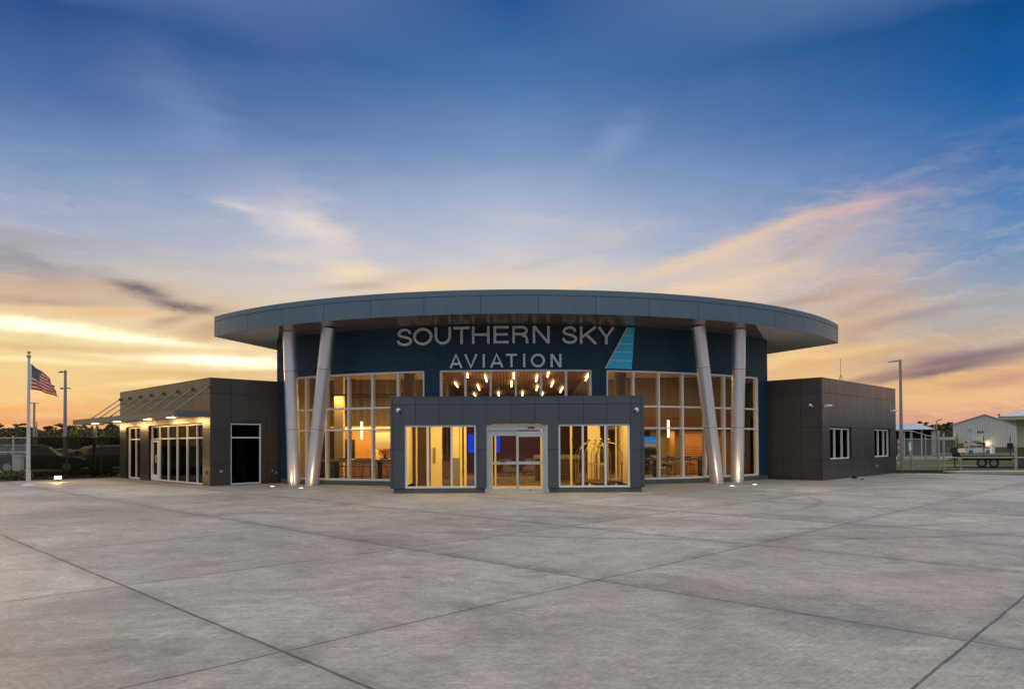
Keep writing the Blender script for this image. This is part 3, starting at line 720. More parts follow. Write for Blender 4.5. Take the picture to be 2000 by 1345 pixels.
a_ = MB(); a_.prism(fpr, -.05, .018); a_.build('wing_floor', M['roomdark'], TB)
mt = MB()
for F_, a, b in ((RF, -.02, 10.2), (RI, -.02, 2.7)): mt.fbox(F_, a, b, -.3, .012, WR+.001, WR+.03)
mt.build('coping', M['cladL'], rwn)
# small wall fittings
for F_, t_, z_, w_, h_, nm in ((LI, .44, .60, .13, .11, 'hose_box'), (LI, 2.73, .56, .05, .09, 'wall_outlet'), (LI, 2.92, .47, .05, .11, 'wall_outlet'), (LF, .42, .55, .10, .16, 'wall_outlet'), (RF, 6.9, .47, .12, .16, 'wall_outlet')):
    b_ = MB(); b_.fbox(F_, t_-w_/2, t_+w_/2, .0, .07, z_-h_/2, z_+h_/2); b_.fbox(F_, t_-w_*.35, t_+w_*.35, .071, .09, z_-h_*.3, z_+h_*.35)
    b_.build(nm, M['galv'], TB)

# interior ----------------------------------------------------------
XW, XE = -10.45, 11.55
fl_ = MB(); arcp = [DW(sL+.3 + (sR-sL-.6)*i/40, -.22, 0)[:2] for i in range(41)]
fl_.prism(arcp + [(XE, 23.9), (XW, 23.9)], -.04, .02); fl_.build('lobby_floor', M['floor'], TB)
MB().box(-4.15, 4.15, .32, 3.7, -.04, .025).build('entrance_floor', simple('lamplit_entrance_tile', (.62, .50, .30), .4, 0, .08, 2), TB)  # paler than the lobby floor: lamplight is put into the tile colour
def slopepoly(name, m, s0, s1, back, zoff=0, th=.05):
    f = lambda y: 5.42 - .052*(y-5) + zoff
    p = [DW(s0 + (s1-s0)*i/16, -.262, 0)[:2] for i in range(17)] + back; n = len(p)
    mb = MB(); mb.add([(x, y, f(y)) for x, y in p] + [(x, y, f(y)+th) for x, y in p], [tuple(range(n-1, -1, -1)), tuple(range(n, 2*n))] + [(i, (i+1) % n, n+(i+1) % n, n+i) for i in range(n)])
    return mb.build(name, m, TB)
sw = 17.246*math.asin(3.6/17.246)*17.508/17.246
slopepoly('wood_ceiling', M['woodceil'], -sw, sw, [(3.6, 23.5), (-3.6, 23.5)])
slopepoly('white_ceiling', M['ceil'], sL+.3, -sw-.004, [(-3.604, 23.5), (XW, 23.5)], .03)
slopepoly('white_ceiling', M['ceil'], sw+.004, sR-.3, [(XE, 23.5), (3.604, 23.5)], .03)
wi = MB()
wi.box(XW-.1, XW, 8.2, 23.8, .02, 5.6); wi.box(XE, XE+.1, 9.2, 23.8, .02, 5.6); wi.box(XW, XE, 23.6, 23.8, .02, 5.6)
wi.build('interior_wall', M['wallgrey'], TB)
# left bay back wall: timber below, drapes above
def PX(px, y): return pxy(px, y)
yl = 12.5
q1 = MB(); q1.box(XW+.01, -3.9, yl, yl+.1, .02, 2.5); q1.build('timber_wall', M['oak'], TB)
q1 = MB()
nfold = 60; pts = []
for i in range(nfold+1):
    xx = XW + (-3.4 - XW)*i/nfold; pts.append((xx, yl + .05*sin(i*1.9) + .03*sin(i*.7)))
for (a, b), (c_, d_) in zip(pts, pts[1:]): q1.quad((a, b, 2.62), (c_, d_, 2.62), (c_, d_, 5.3), (a, b, 5.3))
q1.build('drape', M['curtain'], TB)
q1 = MB(); q1.box(XW+.01, -3.6, yl-.9, yl+.05, 2.5, 2.62); q1.build('bulkhead', M['wallwarm'], TB)
q1 = MB(); q1.box(-9.0, -3.9, yl-.86, yl-.80, 2.46, 2.495); q1.build('strip_light', M['lamp'], TB)
q1 = MB(); x_ = PX(667, 9.2); q1.box(x_-.32, x_+.10, 9.1, 9.5, .02, 5.3); q1.build('interior_column', M['wallwarm'], TB)
q1 = MB(); x0, x1 = PX(673.5, yl), PX(684, yl); q1.box(x0, PX(693.5, yl), yl-.04, yl-.005, .02, 1.95); q1.build('inner_doorway', M['black'], TB)
q1 = MB(); q1.box(PX(733, 11.6), -3.7, 11.6, 12.2, 1.45, 2.3); q1.build('wall_cabinet', M['hide'], TB)
q1 = MB(); q1.box(PX(733, 12.2), -3.7, 12.2, 12.3, .9, 1.45); q1.build('splashback', M['wallwarm'], TB)
q1 = MB(); q1.box(PX(600, 10.6), PX(664, 10.6), 11.0, 11.1, .02, 2.5); q1.build('dark_partition', M['darkwood'], TB)
# right bay back wall
yr = 12.8
q1 = MB(); q1.box(3.9, XE-.01, yr, yr+.1, 2.95, 5.3); q1.build('upper_wall', M['wallgrey'], TB)
q1 = MB(); q1.box(3.9, XE-.01, yr-.5, yr-.4, 2.35, 3.0); q1.build('slat_band', M['woodhor'], TB)
q1 = MB(); q1.box(PX(1334, yr), XE-.01, yr-.3, yr-.2, .02, 2.34); q1.build('slat_wall', M['woodhor'], TB)
q1 = MB(); q1.box(PX(1303, yr), PX(1311.5, yr), yr-.7, yr-.3, .02, 2.34); q1.build('slat_pier', M['woodhor'], TB)
q1 = MB(); q1.box(PX(1270, yr), PX(1333, yr), yr, yr+.1, .02, 2.9); q1.build('olive_wall', simple('olive_wall', (.16, .13, .06), .8), TB)
for px_ in (800, 1212):
    q1 = MB(); c_ = aty(px_, 750, 8.4); q1.lathe((c_.x, 8.4, 0.02), [(.27, 0), (.27, 5.22)], 32)
    q1.build('interior_column', M['hide'], TB, smooth=True)
# inner screen of the entrance block
yv = 3.45
def vb(mb, a, b, y0, y1, z0, z1): mb.box(PX(a, yv), PX(b, yv), y0, y1, z0, z1)
q1 = MB(); vb(q1, 841, 863, yv, yv+.12, .02, 2.99); vb(q1, 884, 897, yv, yv+.12, 1.15, 2.99); vb(q1, 1148, 1172, yv, yv+.12, .02, 2.99)
q1.box(-4.14, 4.14, 3.62, 3.7, 2.5, 2.99); q1.box(-4.15, -4.10, .32, 3.9, .02, 2.99); q1.box(4.10, 4.15, .32, 3.9, .02, 2.99)
q1.build('entrance_inner_wall', M['wallwarm'], TB)
q1 = MB(); vb(q1, 884, 897, yv, yv+.12, .02, 1.15); q1.build('wainscot', M['hide'], TB)
q1 = MB()
for a, b in ((795.5, 800), (812, 815), (833, 836), (898, 902.5), (906, 911), (1113.5, 1117.5), (1202, 1205), (1218, 1224), (958.5, 962), (966, 969), (1055.5, 1060)):
    q1 = MB(); vb(q1, a, b, yv, yv+.1, .02, 2.45); q1.build('inner_frame_post', M['wallwarm'], TB)
for a, b in ((796, 836), (1172, 1224), (962, 1055.5)):
    q1 = MB(); q1.box(PX(a, yv), PX(b, yv), yv+.003, yv+.097, 2.40, 2.47); q1.build('inner_frame_head', M['wallwarm'], TB)
q1 = MB(); vb(q1, 800.2, 811.8, yv+.05, yv+.06, .1, 2.4); vb(q1, 815.2, 832.8, yv+.05, yv+.06, .1, 2.4); q1.build('dark_inner_pane', M['darkwood'], TB)
q1 = MB(); x_ = PX(848, yv); q1.box(x_-.05, x_+.05, yv-.04, yv-.002, .95, 1.55); q1.build('wall_plate', M['hide'], TB)
cl = MB(); cl.box(-4.14, 4.14, .32, 3.9, 2.955, 2.992); cl.build('entrance_ceiling', M['ceil'], TB)
for x_, y_ in ((-3.0, 1.2), (-2.2, 2.5), (-1.6, 1.4), (0, 1.6), (2.0, 2.6), (2.9, 1.3), (3.5, 2.5), (1.4, 1.5)):
    q1 = MB(); q1.lathe((x_, y_, 2.925), [(.10, 0), (.13, .01), (.13, .028)], 20); q1.build('ceiling_light', M['lamp2'], TB)
# shelves left of the doors
q1 = MB(); x0, x1 = PX(864, 9), PX(882, 9)
q1.box(x0, x1, 9.0, 9.3, .02, .9)
for z_ in (1.2, 1.45, 1.7, 1.95, 2.2, 2.45): q1.box(x0, x1, 9.0, 9.3, z_, z_+.04)
for xx in (x0, (x0+x1)/2, x1-.04): q1.box(xx, xx+.04, 9.001, 9.299, .9, 2.45)
q1.box(x0, x1, 9.31, 9.4, .02, 3.0)
o_ = q1.build('shelf_unit', M['oak'], None, loc=((x0+x1)/2, 9.2, 0)); tag(o_, 'tall oak shelf unit with open cubbies seen through the window left of the sliding door', 'shelf')
# reception counter
q1 = thing('reception_counter', (PX(1090, 8.2), 8.2, 0), 'timber slat reception counter with a pale top, right of the sliding door', 'counter')
b_ = MB(); b_.box(PX(1046, 8), PX(1131, 8), 8.0, 8.9, .02, .98); b_.build('counter_body', M['woodhor'], q1)
b_ = MB(); b_.box(PX(1044, 8), PX(1133, 8), 7.9, 9.0, .98, 1.14); b_.build('counter_top', M['wallwarm'], q1)
ch = thing('office_chair', (PX(1122, 9.6), 9.6, 0), 'black high-backed office chair behind the reception counter', 'chair')
b_ = MB(); x_ = PX(1122, 9.6)
b_.cbox((x_, 9.75, 1.15), .55, .10, .62, Matrix.Rotation(.1, 3, 'X')); b_.build('backrest', M['black'], ch)
b_ = MB(); b_.cbox((x_, 9.5, .62), .52, .5, .1); b_.build('seat', M['black'], ch)
b_ = MB(); b_.tube((x_, 9.5, .12), (x_, 9.5, .57), .03)
for k in range(5): b_.tube((x_, 9.5, .12), (x_+.3*cos(k*1.257), 9.5+.3*sin(k*1.257), .06), .02)
b_.build('base', M['black'], ch)
for nm, px0, px1, y_, z0, z1, lb in (('wall_screen', 914, 927, 15, 1.2, 2.25, 'blue glowing wall screen seen through the window just left of the sliding door'), ('wall_screen', 969, 977, 15, 1.2, 2.3, 'narrow blue screen glowing behind the left leaf of the sliding door')):
    t_ = thing(nm, ((PX(px0, y_)+PX(px1, y_))/2, y_, z0), lb, 'screen')
    b_ = MB(); b_.box(PX(px0, y_)-.03, PX(px1, y_)+.03, y_, y_+.05, z0-.03, z1+.03); b_.build('screen_frame', M['black'], t_)
    b_ = MB(); b_.box(PX(px0, y_), PX(px1, y_), y_-.004, y_-.001, z0, z1); b_.build('screen_face', M['bluescreen'], t_)
b_ = MB(); b_.box(PX(905, 17), PX(1100, 17), 17, 17.1, .02, 3.4); b_.build('far_lobby_wall', simple('dusk_reflection_plum', (.075, .03, .085), .7), TB)  # plum tint puts the door glass's dusk reflection into the wall colour
# beach picture on the right
def beach():
    m, t, b, o = mat('beach_picture'); x, y, z = t.sep(t.coord('Generated'))
    c = t.ramp(z, [(0, (.02, .012, .01)), (.22, (.10, .05, .035)), (.42, (.42, .26, .20)), (.60, (.25, .20, .20)), (.66, (.10, .16, .30)), (.72, (.05, .30, .62)), (1, (.01, .22, .60))])
    c = t.mix(t.rng(t.m('MULTIPLY', t.noise(t.coord('Generated'), 9, 6, .7), t.rng(z, .7, .3)), .25, .5), c, (.02, .015, .012, 1))
    e = t.n.new('ShaderNodeEmission'); t.put(e.inputs[0], c); e.inputs[1].default_value = .8; t.l.new(e.outputs[0], o.inputs[0]); return m
tv = thing('television', ((PX(1268, 11)), 11, 1.0), 'lit television showing a blue beach view behind the glass right of the entrance block', 'television')
b_ = MB(); b_.box(PX(1244, 11), PX(1283, 11), 11.0, 11.06, 1.12, 2.02); b_.build('screen', beach(), tv)
b_ = MB(); b_.box(PX(1243, 11), PX(1284, 11), 11.061, 11.12, 1.09, 2.05); b_.build('casing', M['black'], tv)

# linear lamps in the timber ceiling
def ceilpt(px, py, off=-.10):
    r = ray(px, py); k = (5.42 + off - .052*(CAM.y-5) - CAM.z) / (r.z + .052*r.y); return CAM + r*k
TL_ = [((912.3, 729), (913.5, 736.6)), ((947.4, 734), (951.4, 747.6)), ((932.7, 752.4), (938.6, 766.3)), ((888.5, 747.6), (894, 755.3)), ((925.5, 768.8), (929.8, 774.3)), ((1003.5, 728.9), (1003.5, 738.8)), ((999, 745), (999, 760.4)), ((973.5, 766), (974.3, 774)), ((1020.6, 765.5), (1020.2, 773.4)), ((1049.2, 734), (1046.6, 747.3)), ((1050, 754), (1047.8, 761.6)), ((1071.6, 725.5), (1069.5, 735.7)), ((1080.6, 745), (1075.5, 757.5)), ((1098.8, 757), (1092.8, 767.7)), ((1150.2, 731.5), (1142.6, 743.9)), ((1059.7, 767.2), (1058.5, 772.3))]
desc = ['at the top left, cut by the first mullion', 'high beside the second mullion from the left', 'in the second pane, lower and longest', 'alone in the leftmost pane', 'low in the second pane, half behind the entrance roof', 'high at the middle mullion', 'long one left of the middle mullion', 'low in the third pane, behind the entrance roof', 'low in the fourth pane, behind the entrance roof', 'long one high in the fourth pane near its right mullion', 'short one below the long one in the fourth pane', 'highest in the fifth pane', 'middle one of the fifth pane', 'lower right one of the fifth pane', 'alone in the rightmost pane', 'small one half hidden by the fourth mullion']
for (a, b), ds in zip(TL_, desc):
    p, q_ = ceilpt(*a), ceilpt(*b); q_ = p + (q_-p)*min(1, 1.9/(q_-p).length)
    d_ = (q_-p).normalized()
    t_ = thing('linear_lamp', tuple((p+q_)/2), 'glowing ceiling tube ' + ds, 'lamp', 'glowing tubes in the timber ceiling')
    MB().tube(p, q_, .042, n=12).build('tube', M['lamp'], t_, smooth=True)
    MB().tube((p+q_)/2, (p+q_)/2+Vector((0, 0, .14)), .012, n=6).build('mount', M['black'], t_)
# pendants
for px_, y_, z0, z1, ds in ((706.5, 8.6, 1.95, 2.75, 'hanging behind the left glass wall beside the entrance block'), (1305.5, 8.6, 1.95, 2.75, 'hanging behind the right glass wall beside the slat pier'), (1471.5, 10.2, 1.95, 2.75, 'hanging at the far right end of the glass wall')):
    x_ = PX(px_, y_); t_ = thing('pendant_lamp', (x_, y_, z0), 'slim white glowing tube pendant ' + ds, 'lamp', 'tube pendants')
    MB().tube((x_, y_, z0), (x_, y_, z1), .045, n=16).build('glow_tube', M['lamp'], t_, smooth=True)
    MB().tube((x_, y_, z1), (x_, y_, z1+.16), .047, n=16).build('cap', M['brass'], t_, smooth=True)
    MB().tube((x_, y_, z1+.16), (x_, y_, 5.2), .006, n=6).build('cord', M['black'], t_)
def area(name, loc, sx, sy, en, col=(1, .62, .24), d=(0, 0, -1)):
    l = bpy.data.lights.new(name, 'AREA'); l.shape = 'RECTANGLE'; l.size = sx; l.size_y = sy; l.energy = en; l.color = col
    o = bpy.data.objects.new(name, l); COL.objects.link(o); o.location = loc; aim(o, d); return o
for x_, y_, z_, sx_, sy_, e_, ds in ((-7.0, 8.9, 4.0, 4.2, .09, 72, 'nearer of two thin hanging light strips behind the left glass wall'), (-7.0, 10.6, 4.0, 4.2, .09, 72, 'farther of two thin hanging light strips behind the left glass wall'), (7.6, 9.4, 4.75, 4.6, .12, 95, 'long thin light strip added to brighten the room high behind the right glass wall')):  # the right-hand strip is an added fitting that lights the right bay
    area('strip_glow', (x_, y_, z_), sx_, sy_, e_, (1, .60, .19))
    t_ = thing('light_strip', (x_, y_, z_), ds, 'light', 'hanging light strips')
    MB().box(x_-sx_/2-.02, x_+sx_/2+.02, y_-sy_/2-.01, y_+sy_/2+.01, z_+.004, z_+.05).build('housing', M['black'], t_)
    for k in (-.4, .4): MB().tube((x_+k*sx_, y_, z_+.05), (x_+k*sx_, y_, 5.15), .004, n=5).build('cable', M['black'], t_)
area('right_back_light', (8, 11.7, 2.33), 5, .3, 120, (1, .60, .2)); area('left_ceiling_light', (-7, 10, 5.02), 3, .4, 24, (1, .62, .22))
area('lobby_light', (0, 12, 4.7), 5, 8, 220, (1, .62, .24)); area('left_cove', (-6.4, 11.2, 2.4), 5, .3, 135, (1, .60, .17), (0, .5, -1))
area('ceiling_wash', (0, 10, 3.2), 5, 8, 60, (1, .62, .28), (0, 0, 1))
area('entrance_light_a', (-2.6, 1.8, 2.88), 2, 2, 80, (1, .73, .27)); area('entrance_light_b', (2.6, 1.8, 2.88), 2, 2, 70, (1, .73, .27)); area('entrance_light_c', (0, 1.8, 2.88), 1, 1, 24, (1, .66, .22))

# bar tables and stools
def bar_table(name_loc, x0, x1, y0, y1, label, zt=1.03):
    t_ = thing('high_table', ((x0+x1)/2, (y0+y1)/2, .02), label, 'table', 'high tables behind the glass')
    MB().box(x0, x1, y0, y1, zt-.10, zt).build('table_top', M['hide'], t_)
    for xx in (x0+.35*(x1-x0)-.5, x1-.75):
        b_ = MB(); b_.box(xx-.09, xx+.09, (y0+y1)/2-.09, (y0+y1)/2+.09, .05, zt-.10); b_.box(xx-.3, xx+.3, (y0+y1)/2-.25, (y0+y1)/2+.25, .02, .05)
        b_.build('pedestal', M['black'], t_)
    return t_
def stool(label):
    t_ = thing('bar_stool', (0, 0, .02), label, 'stool', 'bar stools at the high tables')
    MB().cbox((0, 0, .68), .40, .38, .035).build('seat', M['darkwood'], t_, local=True)
    b_ = MB()
    for i in range(6):
        a0_, a1_ = -1 + i/3, -1 + (i+1)/3
        p0_, p1_ = Vector((.21*sin(a0_*1.1), .16+.05*cos(a0_*1.1), 0)), Vector((.21*sin(a1_*1.1), .16+.05*cos(a1_*1.1), 0))
        b_.add([p0_+Vector((0, 0, .86)), p1_+Vector((0, 0, .86)), p1_+Vector((0, 0, 1.04)), p0_+Vector((0, 0, 1.04)), p0_+Vector((0, .02, .86)), p1_+Vector((0, .02, .86)), p1_+Vector((0, .02, 1.04)), p0_+Vector((0, .02, 1.04))], [(0, 1, 2, 3), (5, 4, 7, 6), (3, 2, 6, 7), (1, 0, 4, 5)])
    b_.build('backrest', M['black'], t_, local=True)
    for sx in (-1, 1):
        for sy in (-1, 1): MB().tube((sx*.15, sy*.14, .665), (sx*.22, sy*.21, 0), .011, n=6).build('leg', M['black'], t_, local=True)
    b_ = MB(); r_ = [(-.2, -.19, .22), (.2, -.19, .22), (.2, .19, .22), (-.2, .19, .22), (-.2, -.19, .22)]; b_.path(r_, .009, 6)
    for sx in (-1, 1): b_.tube((sx*.15, .14, .68), (sx*.17, .19, .9), .010, n=6)
    b_.build('foot_ring', M['black'], t_, local=True)
    return t_
tabL = bar_table('l', PX(628, 7.3), PX(775, 7.3), 6.9, 7.6, 'long high table behind the left glass wall')
tabR = bar_table('r', PX(1248, 7.3), PX(1400, 7.3), 6.95, 7.65, 'long high table behind the right glass wall')
stools = [(668, 8.15, pi, 'behind the left high table, nearest the leaning columns'), (698, 8.15, pi*.97, 'behind the left high table under the pendant'), (716, 8.1, pi*1.04, 'behind the left high table, second from the entrance block'), (749, 8.1, pi, 'behind the left high table, next to the entrance block'),
          (640, 8.2, pi, 'at the outer end of the left high table'), (1270, 8.1, pi, 'behind the right high table next to the entrance block'), (1310, 8.15, pi, 'behind the right high table under the pendant'), (1345, 8.15, pi*1.05, 'behind the right high table before the slat wall'), (1372, 8.2, pi, 'behind the right high table by the leaning column')]
s0 = None
for px_, y_, rz, ds in stools:
    lb = 'dark low-backed bar stool ' + ds
    if s0 is None: s0 = stool(lb); s0.location = (PX(px_, y_), y_, .02); s0.rotation_euler.z = 0
    else: dup(s0, (PX(px_, y_), y_, .02), lb, rz-pi)
b_ = MB(); b_.box(PX(672, 10.2), -4.2, 10.2, 10.9, .02, .93); cbk = thing('service_bar', (-6, 10.5, 0), 'oak fronted service bar behind the left high table', 'counter'); b_.build('bar_front', M['oak'], cbk)
MB().box(PX(671, 10.2), -4.15, 10.12, 10.95, .93, .98).build('bar_top', M['wallwarm'], cbk)
# flowers and bottles on the bar
fv = thing('flower_vase', (PX(752, 10.4), 10.4, .98), 'dark vase of red flowers on the service bar', 'vase')
x_ = PX(752, 10.4); MB().lathe((x_, 10.4, .98), [(.05, 0), (.09, .08), (.06, .2), (.04, .26)], 12).build('vase', M['black'], fv)
b_ = MB()
for i in range(14): b_.ball((x_+random.uniform(-.13, .13), 10.4+random.uniform(-.1, .1), 1.33+random.uniform(-.08, .12)), .04, 5)
b_.build('flowers', simple('red_petals', (.35, .02, .02), .6), fv)

def armchair(px, y_, rz, label):
    t_ = thing('lounge_chair', (PX(px, y_), y_, .02), label, 'armchair', 'lounge chairs in the hall', radians(rz))
    MB().box(-.36, .36, -.36, .36, .22, .44).build('seat', M['hide'], t_, local=True); MB().box(-.36, .36, .26, .40, .441, .86).build('backrest', M['hide'], t_, local=True)
    for sx in (-1, 1):
        MB().box(sx*.40-.05, sx*.40+.05, -.34, .36, .22, .62).build('armrest', M['darkwood'], t_, local=True)
        for sy in (-1, 1): MB().tube((sx*.32, sy*.30, 0), (sx*.32, sy*.30, .22), .02, n=8).build('leg', M['black'], t_, local=True)
armchair(990, 12.5, 20, 'grey lounge chair seen through the left leaf of the sliding door'); armchair(1036, 13.2, -15, 'grey lounge chair seen through the right leaf of the sliding door')
armchair(1290, 11.2, 30, 'grey lounge chair beyond the right high table near the television'); armchair(1452, 9.8, -20, 'grey lounge chair at the far right end of the glass wall')
# brass luggage carts
def cart(label):
    t_ = thing('luggage_cart', (0, 0, .02), label, 'luggage cart', 'brass luggage carts inside the entrance')
    b_ = MB(); b_.box(-.50, .50, -.27, .27, .20, .25); b_.build('platform', M['darkwood'], t_, local=True)
    fr_ = MB()
    X_, Y_ = .48, .25
    for sx in (-1, 1):
        for sy in (-1, 1): fr_.tube((sx*X_, sy*Y_, .16), (sx*X_, sy*Y_, 1.15), .015, n=8)
    for sx, sy in ((1, 1), (1, -1)):
        pts = [Vector((sx*X_*cos(a), sy*Y_*cos(a), 1.15 + .55*sin(a))) for a in [pi*i/16 for i in range(17)]]
        fr_.path(pts, .015, 8)
    fr_.path([(-X_, -Y_, .30), (X_, -Y_, .30), (X_, Y_, .30), (-X_, Y_, .30), (-X_, -Y_, .30)], .010)
    for sx in (-1, 1):
        fr_.path([(sx*X_, -Y_, .92), (sx*X_, Y_, .92)], .010)
        for yy in (-.14, -.05, .05, .14): fr_.tube((sx*X_, yy, .30), (sx*X_, yy, .92), .006, n=6)
    for sy in (-1, 1):
        pts = [Vector((-X_+2*X_*i/12, sy*Y_, .92 + .0*i)) for i in range(13)]
    fr_.build('frame', M['brass'], t_, local=True, smooth=True)
    MB().ball((0, 0, 1.80), .052, 9).lathe((0, 0, 1.69), [(.03, 0), (.012, .03), (.02, .06)], 12).build('finial', M['brass'], t_, local=True, smooth=True)
    for sx in (-1, 1):
        for sy in (-1, 1): MB().tube((sx*.40, sy*.2-.03, .09), (sx*.40, sy*.2+.03, .09), .085, n=16).tube((sx*.40, sy*.2, .10), (sx*.40, sy*.2, .20), .012, n=6).build('wheel', M['rubber'], t_, local=True)
    return t_
cA = cart('brass luggage cart with arched frame, leftmost in the window right of the sliding door')
cA.location = (PX(1151, 1.9), 1.9, .02); cA.rotation_euler.z = radians(8)
dup(cA, (PX(1163, 2.6), 2.6, .02), 'brass luggage cart second from left in the right entrance window', radians(62))
dup(cA, (PX(1173.5, 1.25), 1.25, .02), 'brass luggage cart third from left, nearest the glass of the right entrance window', radians(70))
dup(cA, (PX(1189, 2.0), 2.0, .02), 'brass luggage cart rightmost, behind the last pane of the right entrance window', radians(-4))
#PART3
# ------------------------------------------------------------------ raised lettering
def catmull(pts, n=7):
    out = []; P = [pts[0]] + list(pts) + [pts[-1]]
    for i in range(1, len(P)-2):
        for k in range(n):
            t = k/n; a, b, c, d = P[i-1], P[i], P[i+1], P[i+2]
            out.append(tuple(.5*((2*b[j]) + (-a[j]+c[j])*t + (2*a[j]-5*b[j]+4*c[j]-d[j])*t*t + (-a[j]+3*b[j]-3*c[j]+d[j])*t**3) for j in (0, 1)))
    out.append(tuple(pts[-1])); return out
def ell(cx, cy, rx, ry, a0, a1, n=20): return [(cx + rx*cos(radians(a0+(a1-a0)*i/n)), cy + ry*sin(radians(a0+(a1-a0)*i/n))) for i in range(n+1)]
def glyph(ch, w, h, t):
    """list of (polyline, closed) centre lines; t = stroke"""
    k = t/2
    if ch == 'S':
        f = lambda x, y: (k + x*(w-t), k + y*(h-t))
        return [(catmull([f(*p) for p in ((.93, .72), (.86, .89), (.66, .985), (.45, .995), (.20, .93), (.07, .77), (.13, .62), (.34, .545), (.64, .475), (.90, .375), (1.0, .23), (.88, .07), (.62, 0), (.38, .005), (.12, .09), (0, .28))]), False)]
    if ch == 'O': return [(ell(w/2, h/2, w/2-k, h/2-k, 0, 360, 48)[:-1], True)]
    if ch == 'U': return [([(k, h)] + ell(w/2, w/2-k*.2, w/2-k, w/2-k*1.2, 180, 360, 20) + [(w-k, h)], False)]
    if ch == 'T': return [([(0, h-k), (w, h-k)], False), ([(w/2, 0), (w/2, h-t)], False)]
    if ch == 'I': return [([(w/2, 0), (w/2, h)], False)]
    if ch == 'H': return [([(k, 0), (k, h)], False), ([(w-k, 0), (w-k, h)], False), ([(t, h*.52), (w-t, h*.52)], False)]
    if ch == 'E': return [([(k, 0), (k, h)], False), ([(t, h-k), (w, h-k)], False), ([(t, h*.52), (w*.95, h*.52)], False), ([(t, k), (w, k)], False)]
    if ch == 'N': return [([(k, 0), (k, h)], False), ([(w-k, 0), (w-k, h)], False), ([(k*1.15, h-k*.25), (w-k*1.15, k*.25)], False)]
    if ch == 'M': return [([(k, 0), (k, h)], False), ([(w-k, 0), (w-k, h)], False), ([(k, h), (w/2, k), (w-k, h)], False)]
    if ch == 'A': return [([(k*.6, 0), (w/2, h-k*.3), (w-k*.6, 0)], False), ([(w*.24, h*.30), (w*.76, h*.30)], False)]
    if ch == 'V': return [([(k*.6, h), (w/2, k*.3), (w-k*.6, h)], False)]
    if ch == 'K': return [([(k, 0), (k, h)], False), ([(w-k*1.1, h), (k*2.1, h*.40)], False), ([(w*.36, h*.56), (w-k*.9, 0)], False)]
    if ch == 'Y': return [([(k, h), (w/2, h*.42), (w-k, h)], False), ([(w/2, 0), (w/2, h*.40)], False)]
    if ch == 'R': return [([(k, 0), (k, h)], False), ([(t, h-k), (w*.58, h-k)] + ell(w*.58, h*.73, w*.42-k*1.6, h*.27-k, 90, -90, 14)[1:] + [(t, h*.46+k)], False), (catmull([(w*.58, h*.46), (w*.80, h*.40), (w*.88, h*.25), (w*.90, h*.08), (w-k, 0)], 5), False)]
    return []
def ribbon(mb, line, closed, t, mapf, d0, d1):
    n = len(line); L = []; R_ = []
    for i, p in enumerate(line):
        a = line[i-1] if (i or closed) else p; b = line[(i+1) % n] if (i < n-1 or closed) else p
        v1 = Vector((p[0]-a[0], p[1]-a[1])); v2 = Vector((b[0]-p[0], b[1]-p[1]))
        if v1.length < 1e-9: v1 = v2
        if v2.length < 1e-9: v2 = v1
        v1.normalize(); v2.normalize(); m_ = Vector((-v1.y-v2.y, v1.x+v2.x)); m_.normalize()
        sc = 1/max(.72, m_.dot(Vector((-v1.y, v1.x)))); o = m_*(t/2*sc)
        L.append((p[0]+o.x, p[1]+o.y)); R_.append((p[0]-o.x, p[1]-o.y))
    vs = []
    for l, r in zip(L, R_): vs += [mapf(l, d1), mapf(r, d1), mapf(r, d0), mapf(l, d0)]
    fs = []
    for i in range(n if closed else n-1):
        a, b = 4*i, 4*((i+1) % n)
        for k in range(4): fs.append((a+k, a+(k+1) % 4, b+(k+1) % 4, b+k))
    if not closed: fs += [(0, 1, 2, 3), (4*n-1, 4*n-2, 4*n-3, 4*n-4)]
    mb.add(vs, fs)
def lettering(name, F, items, z0, z1, t, label, cat, m, d0=.02, d1=.13, at=0.):
    th = thing(name, F(at, d1, z0), label, cat)
    for ch, a, b in items:
        mb = MB()
        for i, (ln, cl) in enumerate(glyph(ch, b-a, z1-z0, t)):
            ribbon(mb, ln, cl, t, lambda p, d, a=a, i=i: F(a+p[0], d + (.003*i if d == d1 else 0), z0+p[1]), d0, d1)
        mb.build('letter', m, th)
    return th
lettering('sign_lettering', DW, [('S', -4.86, -4.20), ('O', -4.15, -3.35), ('U', -3.25, -2.58), ('T', -2.48, -1.82), ('H', -1.73, -1.03), ('E', -.87, -.27), ('R', -.125, .52), ('N', .68, 1.355), ('S', 1.85, 2.47), ('K', 2.58, 3.285), ('Y', 3.32, 4.03)], 5.69, 6.385, .098, 'large brushed metal letters reading SOUTHERN SKY high on the curved wall', 'sign', M['letter'])
lettering('sign_lettering', DW, [('A', -2.63, -2.13), ('V', -2.03, -1.53), ('I', -1.32, -1.21), ('A', -1.0, -.50), ('T', -.385, .05), ('I', .29, .385), ('O', .60, 1.16), ('N', 1.385, 1.82)], 4.735, 5.275, .086, 'smaller brushed metal letters reading AVIATION just above the middle window', 'sign', M['letter'])
